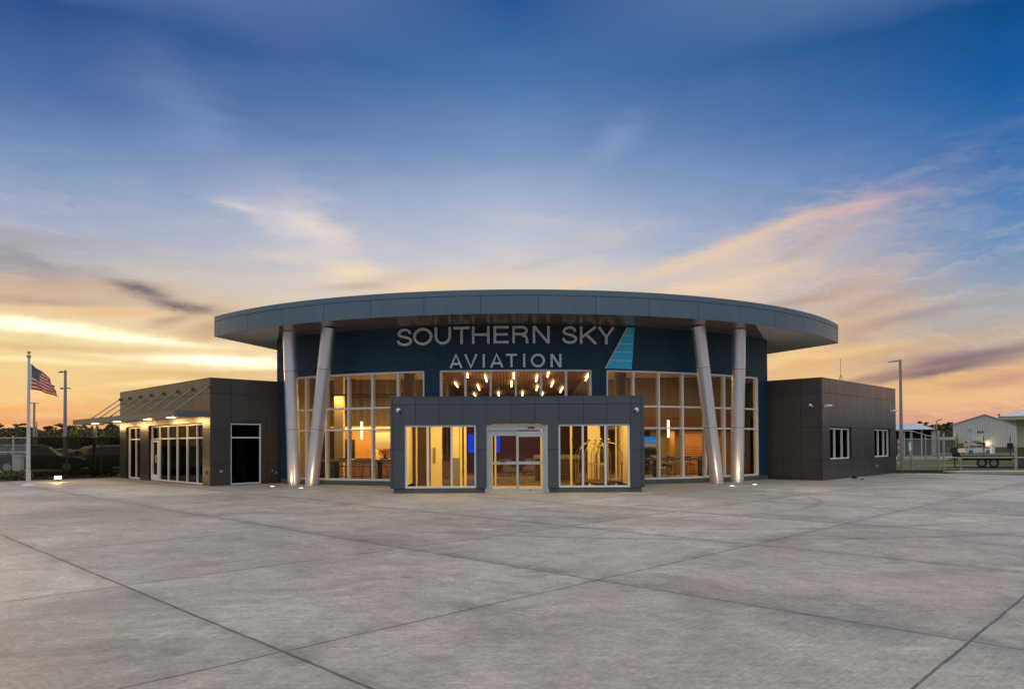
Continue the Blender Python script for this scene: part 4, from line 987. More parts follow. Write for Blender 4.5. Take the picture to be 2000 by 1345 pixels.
# blue banded tail-fin emblem
lg = thing('tail_fin_emblem', DW(4.4, .1, 4.72), 'blue banded tail fin emblem on the curved wall right of the big letters', 'sign')
def edge_l(z): return 4.606 + (3.644-4.606)*(6.406-z)/(6.406-4.716)
def edge_r(z): return 4.913 + (4.775-4.913)*(6.406-z)/(6.406-4.716)
mb = MB(); zb_, zt_ = 4.716, 6.406
mb.add([DW(edge_l(z_)-.03*(1 if l_ else 0) if l_ else edge_r(z_), d_, z_) for d_ in (.03, .085) for z_, l_ in ((zb_, 1), (zb_, 0), (zt_, 0), (zt_, 1))], [(0, 1, 2, 3), (7, 6, 5, 4), (0, 4, 5, 1), (1, 5, 6, 2), (2, 6, 7, 3), (3, 7, 4, 0)])
mb.build('backing_plate', M['letter'], lg)
M['tail'] = simple('sky_blue_enamel', (.03, .60, .90), .35, 0, .03)
bands = [(4.716, 5.035), (5.075, 5.375), (5.412, 5.715), (5.752, 6.055), (6.092, 6.406)]
for a, b in bands:
    mb = MB(); pts = [(edge_l(a)+.035, a), (edge_r(a), a), (edge_r(b), b), (edge_l(b)+.035, b)]
    if a < 4.72: pts = [(edge_l(a)+.035, a), (edge_r(a)-.14, a), (edge_r(a)-.06, a+.015), (edge_r(a)-.015, a+.06), (edge_r(a), a+.14), (edge_r(b), b), (edge_l(b)+.035, b)]
    n = len(pts); mb.add([DW(s_, d_, z_) for d_ in (.088, .11) for s_, z_ in pts], [tuple(range(n-1, -1, -1)), tuple(range(n, 2*n))] + [(i, (i+1) % n, n+(i+1) % n, n+i) for i in range(n)])
    mb.build('band', M['tail'], lg)

# ------------------------------------------------------------------ cameras, lights set in the paving
def sec_cam(px, py, F, out, label, bullet=False, off=0.):
    t_, z_ = F.hit(px, py); p = Vector(F(t_, 0, z_)); n = F.n; u = F.u
    th = thing('security_camera', tuple(p), label, 'camera', 'white security cameras on the walls')
    MB().tube(p, p+n*.06, .055, n=14).build('mount', M['whitep'], th, smooth=True)
    q_ = p + n*.13 + Vector((0, 0, .03))
    if bullet:
        MB().tube(p+n*.05, q_, .03, n=10).tube(q_-out*.04, q_+out*.26, .045, n=14).build('housing', M['whitep'], th, smooth=True)
        MB().tube(q_+out*.262, q_+out*.275, .036, n=14).build('lens', M['black'], th)
    else:
        MB().ball(q_, .075, 9).build('housing', M['whitep'], th, smooth=True)
        MB().tube(q_+out*.055, q_+out*.13+Vector((0, 0, -.03)), .042, .036, n=14).build('lens', M['black'], th)
sec_cam(779, 803, VF, Vector((.6, -.5, -.35)), 'white dome camera at the upper left corner of the entrance block')
sec_cam(1242, 802, VF, Vector((-.6, -.5, -.35)), 'white dome camera at the upper right corner of the entrance block')
sec_cam(1585, 793, RI, Vector((-.3, -.6, -.4)), 'white dome camera on the inner face of the right wing')
sec_cam(1611, 793, RF, RF.u*.9+RF.n*.3, 'white bullet camera near the front corner of the right wing', True)
sec_cam(1739, 803, RF, RF.u*.9+RF.n*.4, 'white bullet camera at the far end of the right wing', True)
for (px, py, tgt, lb) in ((532, 950, (-9.4, 5.5, 1.2), 'lit paving light left of the left column pair'), (588, 953, (-8.45, 5.0, 1.2), 'lit paving light between the feet of the left column pair'), (1430, 949, (8.4, 5.1, 1.2), 'lit paving light in front of the right column pair'), (1474, 946, (9.45, 5.7, 1.2), 'lit paving light right of the right column pair')):
    p = atz(px, py); th = thing('paving_light', (p.x, p.y, 0), lb, 'light', 'round lights set in the paving')
    MB().lathe((p.x, p.y, 0), [(.15, .001), (.15, .008), (.125, .012)], 28).build('rim', M['silver'], th, smooth=True)
    MB().lathe((p.x, p.y, .0125), [(.075, 0), (.07, .006)], 24).build('lens', M['spot'], th)
    l = bpy.data.lights.new('column_uplight', 'SPOT'); l.energy = 42; l.color = (1, .66, .36); l.spot_size = radians(95); l.spot_blend = .7; l.shadow_soft_size = .05
    o = bpy.data.objects.new('column_uplight', l); COL.objects.link(o); o.location = (p.x, p.y, .05); aim(o, Vector(tgt)-Vector((p.x, p.y, .05)))
for (px, py, lb) in ((1669, 934, 'small black box left on the paving by the right wing'), (1684, 936, 'tiny dark scrap on the paving right of the black box')):
    p = atz(px, py); b_ = MB(); s_ = .09 if px < 1675 else .05
    b_.box(p.x-s_, p.x+s_, p.y-.07, p.y+.07, .0, .05 if px < 1675 else .03)
    if px < 1675: b_.box(p.x-s_*.7, p.x+s_*.7, p.y-.05, p.y+.05, .0505, .12)
    tag(b_.build('dark_box' if px < 1675 else 'dark_scrap', M['black'], loc=(p.x, p.y, 0)), lb, 'box' if px < 1675 else 'scrap')
# antenna on the right wing
p = Vector(RF(5.6, -1.2, 4.16)); an = thing('roof_antenna', tuple(p), 'thin rod antenna on a small tripod on the right wing roof', 'antenna')
MB().tube(p+Vector((0, 0, .45)), p+Vector((0, 0, 1.75)), .012, n=6).build('rod', M['galv'], an)
for k in range(3): MB().tube(p+Vector((0, 0, .95)), p+Vector((.4*cos(k*2.1), .4*sin(k*2.1), 0)), .012, n=6).build('leg', M['galv'], an)

# ------------------------------------------------------------------ flagpole and flag
fpB = atz(55, 948); top = 5.72
fp_ = thing('flagpole', (fpB.x, fpB.y, 0), 'white tapered flagpole with a gold ball standing at the left edge of the apron', 'flagpole')
MB().tube((fpB.x, fpB.y, .0), (fpB.x, fpB.y, top-.22), .085, .048, n=20).build('pole', M['flagpole'], fp_, smooth=True)
MB().lathe((fpB.x, fpB.y, 0), [(.27, 0), (.25, .03), (.14, .06), (.10, .10)], 24).build('base_flange', M['flagpole'], fp_, smooth=True)
MB().lathe((fpB.x, fpB.y, top-.22), [(.075, 0), (.08, .05), (.075, .12), (.03, .15)], 16).tube((fpB.x, fpB.y, top-.1), (fpB.x, fpB.y, top), .012).build('truck', M['galv'], fp_, smooth=True)
MB().ball((fpB.x, fpB.y, top+.03), .07, 9).build('ball', M['gold'], fp_, smooth=True)
MB().tube((fpB.x+.07, fpB.y-.02, 1.2), (fpB.x+.065, fpB.y-.02, top-.16), .006, n=5).tube((fpB.x-.02, fpB.y-.09, 1.15), (fpB.x-.02, fpB.y-.09, 1.30), .015, n=6).build('halyard', M['whitep'], fp_)
def flagmat():
    m, t, b, o = mat('flag_cloth'); u, v, _ = t.sep(t.coord('UV'))
    st_ = t.m('LESS_THAN', t.m('FRACT', t.m('MULTIPLY', v, 6.5)), .5001)
    c = t.mix(st_, (.52, .50, .50, 1), (.42, .035, .03, 1))
    can_ = t.m('MULTIPLY', t.m('LESS_THAN', u, .40), t.m('GREATER_THAN', v, 6/13))
    # stars: staggered grid of small five-lobed dots
    gx = t.m('MULTIPLY', u, 12/.40*.5*2/2); gy = t.m('MULTIPLY', t.m('SUBTRACT', v, 6/13), 10/(7/13)/2*1.0)
    def grid(ox, oy):
        fx = t.m('SUBTRACT', t.m('FRACT', t.m('ADD', t.m('MULTIPLY', u, 6/.40), ox)), .5); fy = t.m('SUBTRACT', t.m('FRACT', t.m('ADD', t.m('MULTIPLY', t.m('SUBTRACT', v, 6/13), 5/(7/13)), oy)), .5)
        return t.m('LESS_THAN', t.m('ADD', t.m('MULTIPLY', fx, fx), t.m('MULTIPLY', fy, fy)), .035)
    cc = t.mix(t.m('MAXIMUM', grid(0, 0), grid(.5, .5)), (.03, .035, .09, 1), (.5, .48, .48, 1))
    c = t.mix(can_, c, cc)
    d_ = t.n.new('ShaderNodeBsdfDiffuse'); t.put(d_.inputs[0], c); tl = t.n.new('ShaderNodeBsdfTranslucent'); t.put(tl.inputs[0], c)
    mx = t.n.new('ShaderNodeMixShader'); mx.inputs[0].default_value = .5; t.l.new(d_.outputs[0], mx.inputs[1]); t.l.new(tl.outputs[0], mx.inputs[2]); t.l.new(mx.outputs[0], o.inputs[0])
    return m
NU, NV = 46, 26
vs = []; fs = []; uvs = []
fx0 = fpB.x + .12; zt0 = 5.24
for j_ in range(NV+1):
    for i in range(NU+1):
        u, v = i/NU, j_/NV
        hz = 1.10
        x_ = fx0 + 1.10*u*(1-.04*v) + .035*sin(9*u+3*v)*u
        ztop = zt0 - .95*u**1.15; zbot = zt0 - hz - .30*u**1.3 + .05*sin(5*u)*u
        z_ = zbot + (ztop-zbot)*v + .015*sin(16*u+2*v)*u
        y_ = fpB.y + .17*sin(8.5*u + 3.4*v)*u**.6 + .07*sin(19*u - 5*v)*u
        vs.append((x_, y_, z_)); uvs.append((u, v))
for j_ in range(NV):
    for i in range(NU): a = j_*(NU+1)+i; fs.append((a, a+1, a+NU+2, a+NU+1))
me = bpy.data.meshes.new('flag'); L0 = Vector((fx0, fpB.y, zt0-1.1)); me.from_pydata([Vector(v)-L0 for v in vs], [], fs); me.update()
ul = me.uv_layers.new(name='UVMap')
for lp in me.loops: ul.data[lp.index].uv = uvs[lp.vertex_index]
me.polygons.foreach_set('use_smooth', [True]*len(me.polygons)); me.materials.append(flagmat())
fo = bpy.data.objects.new('flag', me); COL.objects.link(fo); fo.location = L0
tag(fo, 'red and white striped flag with a dark starry canton blowing from the flagpole', 'flag')
MB().box(fx0-.055, fx0, fpB.y-.006, fpB.y+.006, zt0-1.10, zt0).build('heading', M['whitep'], fo, loc=None)

# floodlight at the foot of the flagpole
p = atz(113, 941); fl = thing('floodlight', (p.x, p.y, 0), 'small glaring yellow floodlight on the paving by the flagpole', 'light')
dirn = (Vector((fpB.x, fpB.y, 4.0)) - Vector((p.x, p.y, .15))).normalized()
tow = Vector((.45, -.75, .5)).normalized()
Mx = Vector((tow.x, tow.y, tow.z)).to_track_quat('Z', 'Y').to_matrix()
MB().tube((p.x, p.y, 0), (p.x, p.y, .16), .02, n=8).lathe((p.x, p.y, 0), [(.06, 0), (.06, .015)], 12).build('stake', M['black'], fl)
MB().cbox((p.x, p.y, .20), .30, .17, .07, Mx).build('housing', M['black'], fl)
MB().cbox(Vector((p.x, p.y, .20))+Mx @ Vector((0, 0, .039)), .27, .14, .006, Mx).build('lens', M['flood'], fl)
l = bpy.data.lights.new('flood_beam', 'SPOT'); l.energy = 420; l.color = (1, .60, .16); l.spot_size = radians(120); l.spot_blend = .8; l.shadow_soft_size = .08
o = bpy.data.objects.new('flood_beam', l); COL.objects.link(o); o.location = Vector((p.x, p.y, .22)) + dirn*.1; aim(o, dirn)
l = bpy.data.lights.new('flood_spill', 'POINT'); l.energy = 30; l.color = (1, .58, .14); l.shadow_soft_size = .1
o = bpy.data.objects.new('flood_spill', l); COL.objects.link(o); o.location = (p.x+.1, p.y-.25, .35)

# ------------------------------------------------------------------ lamp posts
def lamp_post(loc, h, r, arms, label, px=None):
    th = thing('lamp_post', (loc[0], loc[1], 0), label, 'lamp post', 'grey lamp posts')
    MB().tube((loc[0], loc[1], 0 if loc[1] < 60 or loc[0] < 0 else -.75), (loc[0], loc[1], h), r, r*.62, n=12).build('pole', M['pole'], th, smooth=True)
    for dx_, z_, ln in arms:
        s_ = 1 if dx_ > 0 else -1
        b_ = MB(); b_.tube((loc[0], loc[1], z_), (loc[0]+s_*.25, loc[1], z_), .03, n=8)
        b_.add([(loc[0]+s_*.2, loc[1]-.15, z_-.03), (loc[0]+s_*ln, loc[1]-.12, z_-.06), (loc[0]+s_*ln, loc[1]+.12, z_-.06), (loc[0]+s_*.2, loc[1]+.15, z_-.03), (loc[0]+s_*.2, loc[1]-.15, z_+.05), (loc[0]+s_*ln, loc[1]-.10, z_-.02), (loc[0]+s_*ln, loc[1]+.10, z_-.02), (loc[0]+s_*.2, loc[1]+.15, z_+.05)], [(0, 1, 2, 3), (7, 6, 5, 4), (0, 4, 5, 1), (1, 5, 6, 2), (2, 6, 7, 3), (3, 7, 4, 0)])
        b_.build('lamp_head', M['pole'], th)
    return th
def at_d(px, D): r = ray(px, 866); return CAM + r*(D/r.y)
def hz(px, py, D):   # height of a point seen at (px,py) at distance D
    r = ray(px, py); return CAM.z + r.z*D/r.y
p = at_d(127, 47); lamp_post((p.x, p.y), hz(127, 723, 47), .13, [(-1, hz(127, 726, 47), .42), (-1, hz(127, 758, 47), .30), (1, hz(127, 758, 47), .34)], 'tall weathered lamp post with three heads right of the flag')
p = at_d(66.5, 82); lamp_post((p.x, p.y), hz(66, 786, 82), .16, [(-1, hz(66, 787, 82), .5), (1, hz(66, 787, 82), .5)], 'distant T headed lamp post just right of the flagpole')
p = at_d(71.5, 120); lamp_post((p.x, p.y), hz(70, 824, 120), .13, [(-1, hz(70, 824, 120), .7)], 'short far lamp post close behind the T headed one')
p = at_d(188, 90); lamp_post((p.x, p.y), hz(188, 826, 90), .13, [(1, hz(188, 826, 90), .5)], 'far lamp post seen under the canopy')
p = at_d(1760.5, 41); lamp_post((p.x, p.y), hz(1759, 702, 41), .11, [(-1, hz(1759, 705, 41), .68)], 'tall lamp post with one arm beside the right wing')
p = at_d(1830, 112); lp = lamp_post((p.x, p.y), hz(1830, 822, 112), .13, [], 'dark street lamp with a raised curved arm in front of the far trees')
MB().path([(p.x, p.y, hz(1830, 824, 112)), (p.x+.15, p.y, hz(1830, 821, 112)), (p.x+.7, p.y, hz(1830, 818.6, 112)), (p.x+.85, p.y, hz(1830, 818.6, 112))], .07).build('lamp_arm', M['darksteel'], lp)

# ------------------------------------------------------------------ fences
def wiremat(): return M['galv']
def fence(P0, P1, h, npost, label, mesh='galv', screen=None, post=M['galv'], rails=(1.,), z0=.03, pitch=.075, wr=.0032, stripes=0):
    P0, P1 = Vector((P0[0], P0[1], 0)), Vector((P1[0], P1[1], 0)); L = (P1-P0).length; u = (P1-P0)/L
    th = thing('fence', tuple(P0), label, 'fence')
    for i in range(npost):
        a = P0 + u*(L*i/(npost-1)); MB().tube(a, a+Vector((0, 0, h+.05)), .035, n=10).ball(a+Vector((0, 0, h+.06)), .042, 5).build('post', post, th, smooth=True)
    for z_ in rails: MB().tube(P0+Vector((0, 0, h*z_)), P1+Vector((0, 0, h*z_)), .022, n=8).build('rail', post, th)
    b_ = MB(); H_ = h-z0; n_ = int(L/pitch); n = Vector((-u.y, u.x, 0))
    def wire(a, b):
        d = (b-a).normalized(); s_ = d.cross(n)*wr
        b_.add([a-s_, b-s_, b+s_, a+s_, a+n*wr, b+n*wr], [(0, 1, 2, 3), (0, 1, 5, 4), (3, 2, 5, 4)])
    for k in range(int(-H_/pitch), n_+int(H_/pitch)+1):
        for s in (1, -1):
            x0 = k*pitch; x1 = x0 + s*H_; a, b = x0, x1; za, zb2 = z0, h
            if s == 1:
                if a < 0: za = z0 - a; a = 0
                if b > L: zb2 = h - (b-L); b = L
            else:
                if b < 0: zb2 = h + b; b = 0
                if a > L: za = z0 + (a-L); a = L
            if (b-a)*s < .02 or zb2 <= za: continue
            wire(P0+u*a+Vector((0, 0, za)), P0+u*b+Vector((0, 0, zb2)))
    b_.build('wire_mesh', M[mesh], th)
    if screen:
        s_ = MB(); o_ = n*.03; s_.quad(P0+o_+Vector((0, 0, z0)), P1+o_+Vector((0, 0, z0)), P1+o_+Vector((0, 0, h-.02)), P0+o_+Vector((0, 0, h-.02))); s_.build('windscreen', screen, th)
    return th
M['blackwire'] = simple('black_vinyl_wire', (.02, .017, .012), .6)
def scr():
    m, t, b, o = mat('dark_windscreen_cloth'); tr = t.n.new('ShaderNodeBsdfTransparent'); tr.inputs[0].default_value = (.60, .50, .34, 1)
    d_ = t.n.new('ShaderNodeBsdfDiffuse'); d_.inputs[0].default_value = (.006, .004, .002, 1)
    mx = t.n.new('ShaderNodeMixShader'); t.put(mx.inputs[0], t.rng(t.noise(t.coord('Object'), 1.5, 4, .6), .2, .8, .44, .58)); t.l.new(tr.outputs[0], mx.inputs[1]); t.l.new(d_.outputs[0], mx.inputs[2]); t.l.new(mx.outputs[0], o.inputs[0]); return m
SCR = scr()
vF = 25.6
def fv_(px):   # where the photograph's column px meets the fence line v = vF
    r = ray(px, 866); k = (vF - (-CAM.x*Q + CAM.y*Q)) / ((-r.x + r.y)*Q); P = CAM + r*k; return (P.x, P.y)
fence(fv_(-70), fv_(56), 2.12, 5, 'silver chain link fence left of the flagpole', rails=(1., .66), wr=.0017)
fence(fv_(58), fv_(262), 2.16, 4, 'black screened chain link fence between the flagpole and the left wing', mesh='blackwire', screen=SCR, post=M['darksteel'], rails=(1.,))
p = fv_(9); b_ = MB(); b_.box(p[0]-.16, p[0]+.16, p[1]+.9, p[1]+1.2, 0, 1.16); b_.box(p[0]-.19, p[0]+.19, p[1]+.87, p[1]+1.23, 1.161, 1.24)
tag(b_.build('concrete_pillar', M['kerb'], loc=(p[0], p[1]+1.05, 0)), 'square pale concrete pillar behind the fence at the far left', 'pillar')
# low planting along the fence
def leafcloud(mb, c, rx, ry, rz, n, s, rnd):
    for _ in range(n):
        while True:
            a = Vector((rnd.uniform(-1, 1), rnd.uniform(-1, 1), rnd.uniform(-1, 1)))
            if .1 < a.length < 1: break
        q = Vector(c) + Vector((a.x*rx, a.y*ry, a.z*rz)); k = s*rnd.uniform(.6, 1.4)
        e1 = Vector((rnd.gauss(0, 1), rnd.gauss(0, 1), rnd.gauss(0, 1))).normalized(); e2 = e1.orthogonal().normalized()
        if rnd.random() < .5: e2 = e1.cross(e2)
        mb.add([q-e1*k, q-e2*k*.45, q+e1*k, q+e2*k*.45], [(0, 1, 2, 3)])
def foliage(name, c1, c2):
    m, t, b, o = mat(name); ri = t.n.new('ShaderNodeNewGeometry').outputs['Random Per Island']
    c = t.mix(ri, tuple(c1)+(1,), tuple(c2)+(1,)); t.put(b.inputs['Base Color'], c); b.inputs['Roughness'].default_value = .7; b.inputs['Specular IOR Level'].default_value = .2
    return m
M['shrub'] = foliage('shrub_leaf', (.03, .05, .012), (.10, .13, .035)); M['pine'] = foliage('pine_needles', (.045, .045, .018), (.13, .11, .045))
M['yleaf'] = foliage('young_leaf', (.10, .12, .012), (.24, .22, .03)); M['bark'] = simple('grey_brown_bark', (.10, .07, .05), .9, 0, .4, 3)
rs = random.Random(3)
sd = ['first', 'second', 'third', 'fourth', 'fifth', 'sixth', 'seventh', 'eighth', 'ninth', 'tenth', 'eleventh', 'twelfth', 'thirteenth']
for i, px in enumerate((-12, 8, 26, 44, 72, 92, 112, 132, 150, 168, 186, 204, 222)):
    P = Vector((*fv_(px), 0)); P += Vector((Q, -Q, 0))*(.42 if px < 60 else -.45)
    th = thing('shrub', tuple(P), 'low green shrub, %s from the left along the fence' % sd[i], 'shrub', 'shrubs along the fence')
    b_ = MB(); leafcloud(b_, P+Vector((0, 0, .24)), .48, .34, (.24 if px < 60 else .16)+rs.uniform(-.05, .05), 420, .05, rs); b_.build('foliage', M['shrub'], th)
    b_ = MB()
    for k in range(5): b_.tube(P, P+Vector((rs.uniform(-.3, .3), rs.uniform(-.2, .2), .3)), .012, .005, n=5)
    b_.build('stem', M['bark'], th)

# ------------------------------------------------------------------ vehicles
def vehicle(kind, L, W, H, paint, label, name, cat, group=None):
    """side profile along x (front = +x); sections narrow towards the roof"""
    th = thing(name, (0, 0, 0), label, cat, group)
    cl = .22*H/1.75*1.0
    belt = .56*H if kind != 'pickup' else .55*H
    if kind == 'suv':   top = [(-.5, .50, .66), (-.485, .60, .9), (-.43, .62, .985), (-.30, .62, 1.), (.02, .60, .985), (.10, .59, .95), (.235, .575, .60), (.42, .545, .56), (.48, .48, .50), (.5, .40, .42)]
    elif kind == 'sedan': top = [(-.5, .50, .52), (-.46, .62, .64), (-.34, .64, .68), (-.20, .63, .95), (-.05, .62, 1.), (.08, .61, .97), (.22, .60, .64), (.42, .55, .56), (.48, .48, .50), (.5, .40, .42)]
    else:               top = [(-.5, .54, .56), (-.495, .57, .575), (-.10, .57, .58), (-.085, .57, .96), (-.02, .575, 1.), (.12, .575, .98), (.235, .57, .64), (.43, .55, .58), (.485, .50, .52), (.5, .40, .42)]
    b_ = MB(); rows = []
    for x, bl, tp in top:
        hw = W/2*(1 if abs(x) < .45 else .93); zt_ = tp*H; zb_ = min(bl*H, zt_-.005)
        tw = hw - (zt_-zb_)*.30
        zl = cl + (.06 if abs(x) > .46 else 0)
        rows.append([(x*L, -hw*.97, zl), (x*L, -hw, (zl+zb_)/2), (x*L, -hw*.985, zb_), (x*L, -tw, zt_), (x*L, tw, zt_), (x*L, hw*.985, zb_), (x*L, hw, (zl+zb_)/2), (x*L, hw*.97, zl)])
    vs = [v for r in rows for v in r]; fs = []
    for i in range(len(rows)-1):
        for k in range(8): fs.append((8*i+k, 8*i+(k+1) % 8, 8*i+8+(k+1) % 8, 8*i+8+k))
    fs += [tuple(range(8)), tuple(reversed(range(8*len(rows)-8, 8*len(rows))))]
    body = b_.add(vs, fs).build('body', paint, th, local=True, smooth=True)
    body.modifiers.new('bevel', 'BEVEL').width = .03
    # glass, seen proud of the body
    for side in (-1, 1):
        g = MB(); 
        for i in range(len(rows)-1):
            (x0, b0, t0), (x1, b1, t1) = top[i], top[i+1]
            if (t0-b0)*H < .1 and (t1-b1)*H < .1: continue
            def pt(i_, f):
                a = Vector(rows[i_][2 if side < 0 else 5]); c = Vector(rows[i_][3 if side < 0 else 4]); q = a + (c-a)*f; return q + Vector((0, side*.008, .004))
            A, B, C, D = pt(i, .10), pt(i+1, .10), pt(i+1, .86), pt(i, .86)
            mx_ = (B-A)*.05; g.quad(A+mx_, B-mx_, C-mx_*.5, D+mx_*.5)
        g.build('side_window', M['carglass'], th, local=True)
    for i in range(len(rows)-1):   # windscreen and rear glass
        dz_ = (top[i+1][2]-top[i][2])*H
        if abs(dz_) > .2:
            a, b = Vector(rows[i][3]), Vector(rows[i][4]); c, d = Vector(rows[i+1][4]), Vector(rows[i+1][3])
            nrm = (b-a).cross(d-a).normalized(); nrm = nrm if nrm.z > 0 else -nrm
            cen = (a+b+c+d)/4; MB().quad(*[cen + (q-cen)*.9 + nrm*.008 for q in (a, b, c, d)]).build('windscreen' if dz_ < 0 else 'rear_window', M['carglass'], th, local=True)
    wr_ = .215*H if kind != 'pickup' else .21*H
    for x in (-.31 if kind != 'pickup' else -.30, .32):
        for s_ in (-1, 1):
            y0, y1 = s_*(W/2-.22), s_*(W/2+.012)
            t_ = MB().tube((x*L, y0, wr_), (x*L, y1, wr_), wr_, n=24).build('wheel', M['rubber'], th, local=True, smooth=True)
            MB().tube((x*L, y1, wr_), (x*L, y1+s_*.012, wr_), wr_*.62, n=20).build('rim', M['rim'], t_, local=True)
    for s_ in (-1, 1):
        MB().cbox((.478*L, s_*W*.36, .46*H), .10, .34, .13).build('headlight', M['whitep'], th, local=True)
        MB().cbox((-.492*L, s_*W*.41, .50*H), .05, .16, .22).build('tail_light', simple('tail_lamp_red', (.25, .01, .01), .3), th, local=True)
        MB().cbox((.13*L, s_*(W/2+.08), .60*H), .12, .16, .12).build('wing_mirror', paint, th, local=True)
    if kind == 'suv':
        for s_ in (-1, 1): MB().path([(-.38*L, s_*W*.36, H*1.0), (-.36*L, s_*W*.36, H*1.035), (.02*L, s_*W*.36, H*1.03), (.05*L, s_*W*.36, H*.99)], .022).build('roof_rail', M['rim'], th, local=True)
    return th
def paint(name, c, metal=.2): return simple(name, c, .22, metal, .03, 1)
blk, wht, slv, gry = paint('black_paint', (.012, .012, .013)), paint('white_paint', (.62, .62, .60), 0), paint('silver_paint', (.42, .44, .46), .6), paint('graphite_paint', (.05, .055, .06), .4)
def park(kind, L, W, H, pt, label, px, D, rz, name='parked_car', cat='car', group='cars parked beyond the left fence', z=0.):
    t_ = vehicle(kind, L, W, H, pt, label, name, cat, group); p = at_d(px, D); t_.location = (p.x, p.y, z); t_.rotation_euler.z = radians(rz); return t_
park('suv', 5.1, 2.0, 1.72, blk, 'black SUV with silver roof rails directly behind the flagpole', 78, 46.5, 24)
park('suv', 4.7, 1.9, 1.62, wht, 'white SUV parked at the far left behind the fence', 4, 55, 196)
park('sedan', 4.6, 1.85, 1.45, slv, 'silver sedan behind the dark screen left of the canopy post', 163, 53, 50)
park('suv', 4.7, 1.9, 1.65, gry, 'dark grey SUV behind the screen right of the canopy post', 198, 51, 212)
park('suv', 4.8, 1.9, 1.7, slv, 'silver SUV nearest the left wing, behind the fence', 232, 53, 48)
park('sedan', 4.6, 1.85, 1.45, wht, 'white sedan far back between the black SUV and the lamp post', 128, 68, 40)
# pickup by the hangar
park('pickup', 5.8, 2.0, 1.85, wht, 'white crew cab pickup truck standing before the metal building at the right', 1904.5, 134, 8, 'pickup_truck', 'pickup truck', None, z=-.74)

# ------------------------------------------------------------------ trees
def far_tree(x, y, h, mb, rnd, n=330, s=.22, w=1.15):
    trunk = MB()
    mb.tube((x, y, 0), (x+rnd.uniform(-.3, .3), y, h*.9), .12, .04, n=4)
    for k in range(rnd.randint(6, 9)):
        z_ = h*rnd.uniform(.45, 1.0); r_ = w*(1.25-z_/h)*rnd.uniform(.6, 1.2)+.35
        leafcloud(mb, (x+rnd.uniform(-1, 1)*w*.8, y+rnd.uniform(-.8, .8), z_), r_*.8, r_, r_*.38, n//6, s, rnd)
rt = random.Random(11); b_ = MB()
def lx(px, D): q = at_d(px, D); return q
for k in range(210):
    px = rt.uniform(-140, 300); D = rt.uniform(165, 230); q = lx(px, D)
    hh_ = hz(px, rt.choice((832, 836, 839, 842, 828, 838, 834)), D); far_tree(q.x, q.y, hh_, b_, rt)
for k in range(230):   # undergrowth between the trunks
    px = rt.uniform(-140, 300); D = rt.uniform(150, 170); q = lx(px, D); leafcloud(b_, (q.x, q.y, rt.uniform(1.2, 3.6)), 3.4, 1.5, 2.1, 330, .26, rt)
tag(b_.build('distant_wood', M['pine'], loc=(-120, 150, 0)), 'low dark pine wood along the left horizon', 'wood', kind='stuff')
b_ = MB()
for k in range(110):
    px = rt.uniform(1795, 2080); D = rt.uniform(185, 240); q = lx(px, D)
    hh_ = hz(px, rt.choice((826, 829, 832, 824, 830)) if px < 1870 else 838, D); far_tree(q.x, q.y, hh_, b_, rt, 330, .24, 1.4)
for k in range(70):
    px = rt.uniform(1795, 2080); D = rt.uniform(176, 188); q = lx(px, D); leafcloud(b_, (q.x, q.y, 2.0), 3.6, 1.5, 2.4, 260, .26, rt)
tag(b_.build('distant_wood', M['pine'], loc=(110, 140, 0)), 'dark wood behind the metal building at the right', 'wood', kind='stuff')
def small_tree(px, D, h, w_, label, m='yleaf'):
    q = at_d(px, D); th = thing('tree', (q.x, q.y, 0), label, 'tree')
    t_ = MB(); t_.tube((q.x, q.y, 0), (q.x+.05, q.y, h*.8), .06, .02, n=7)
    for k in range(7): a = k*2.3; z_ = h*(.35+.07*k); t_.tube((q.x, q.y, z_), (q.x+w_*.7*cos(a), q.y+w_*.7*sin(a), z_+.35), .02, .008, n=5)
    t_.build('trunk', M['bark'], th)
    c_ = MB()
    for k in range(9): leafcloud(c_, (q.x+rt.uniform(-.5, .5)*w_, q.y+rt.uniform(-.5, .5)*w_, h*rt.uniform(.5, .97)), w_*.45, w_*.45, w_*.5, 60, .10, rt)
    c_.build('crown', M[m], th)
small_tree(142, 60, hz(142, 832, 60), .9, 'young yellow green tree behind the screen fence left of the canopy post')
small_tree(197, 57, hz(197, 842, 57), .7, 'small yellow green tree behind the screen fence right of the canopy post')

# ------------------------------------------------------------------ right background: yard, sheds, trailer
def gp(px, py, z=0.): q = atz(px, py, z); return (q.x, q.y)
def strip(name, D0, D1, m, z, px0=1700, px1=2300, kind='structure', th=None):
    a, b, c_, d_ = at_d(px0, D0), at_d(px1, D0), at_d(px1, D1), at_d(px0, D1)
    return MB().add([(p_.x, p_.y, gz(p_.x, p_.y)+.03+z+.03) for p_ in (a, b, c_, d_)], [(0, 1, 2, 3)]).build(name, m, loc=(0, 0, 0), kind='structure')
q0, q1 = at_d(1868, 37.2), at_d(2150, 37.2)
MB().box(q0.x, q1.x, q0.y, q0.y+1.2, -.1, .10).build('kerb', M['kerb'], loc=(q0.x, q0.y, 0), kind='structure')
strip('service_road', 47.5, 51, M['asphalt'], -.036, 1790, 2400)
strip('yard_road', 68, 92, simple('pinkish_gravel', (.26, .20, .17), .9, 0, .2, .6), -.026, 1740, 2400)
strip('yard_road', 126, 146, M['asphalt'], -.026, 1740, 2400)
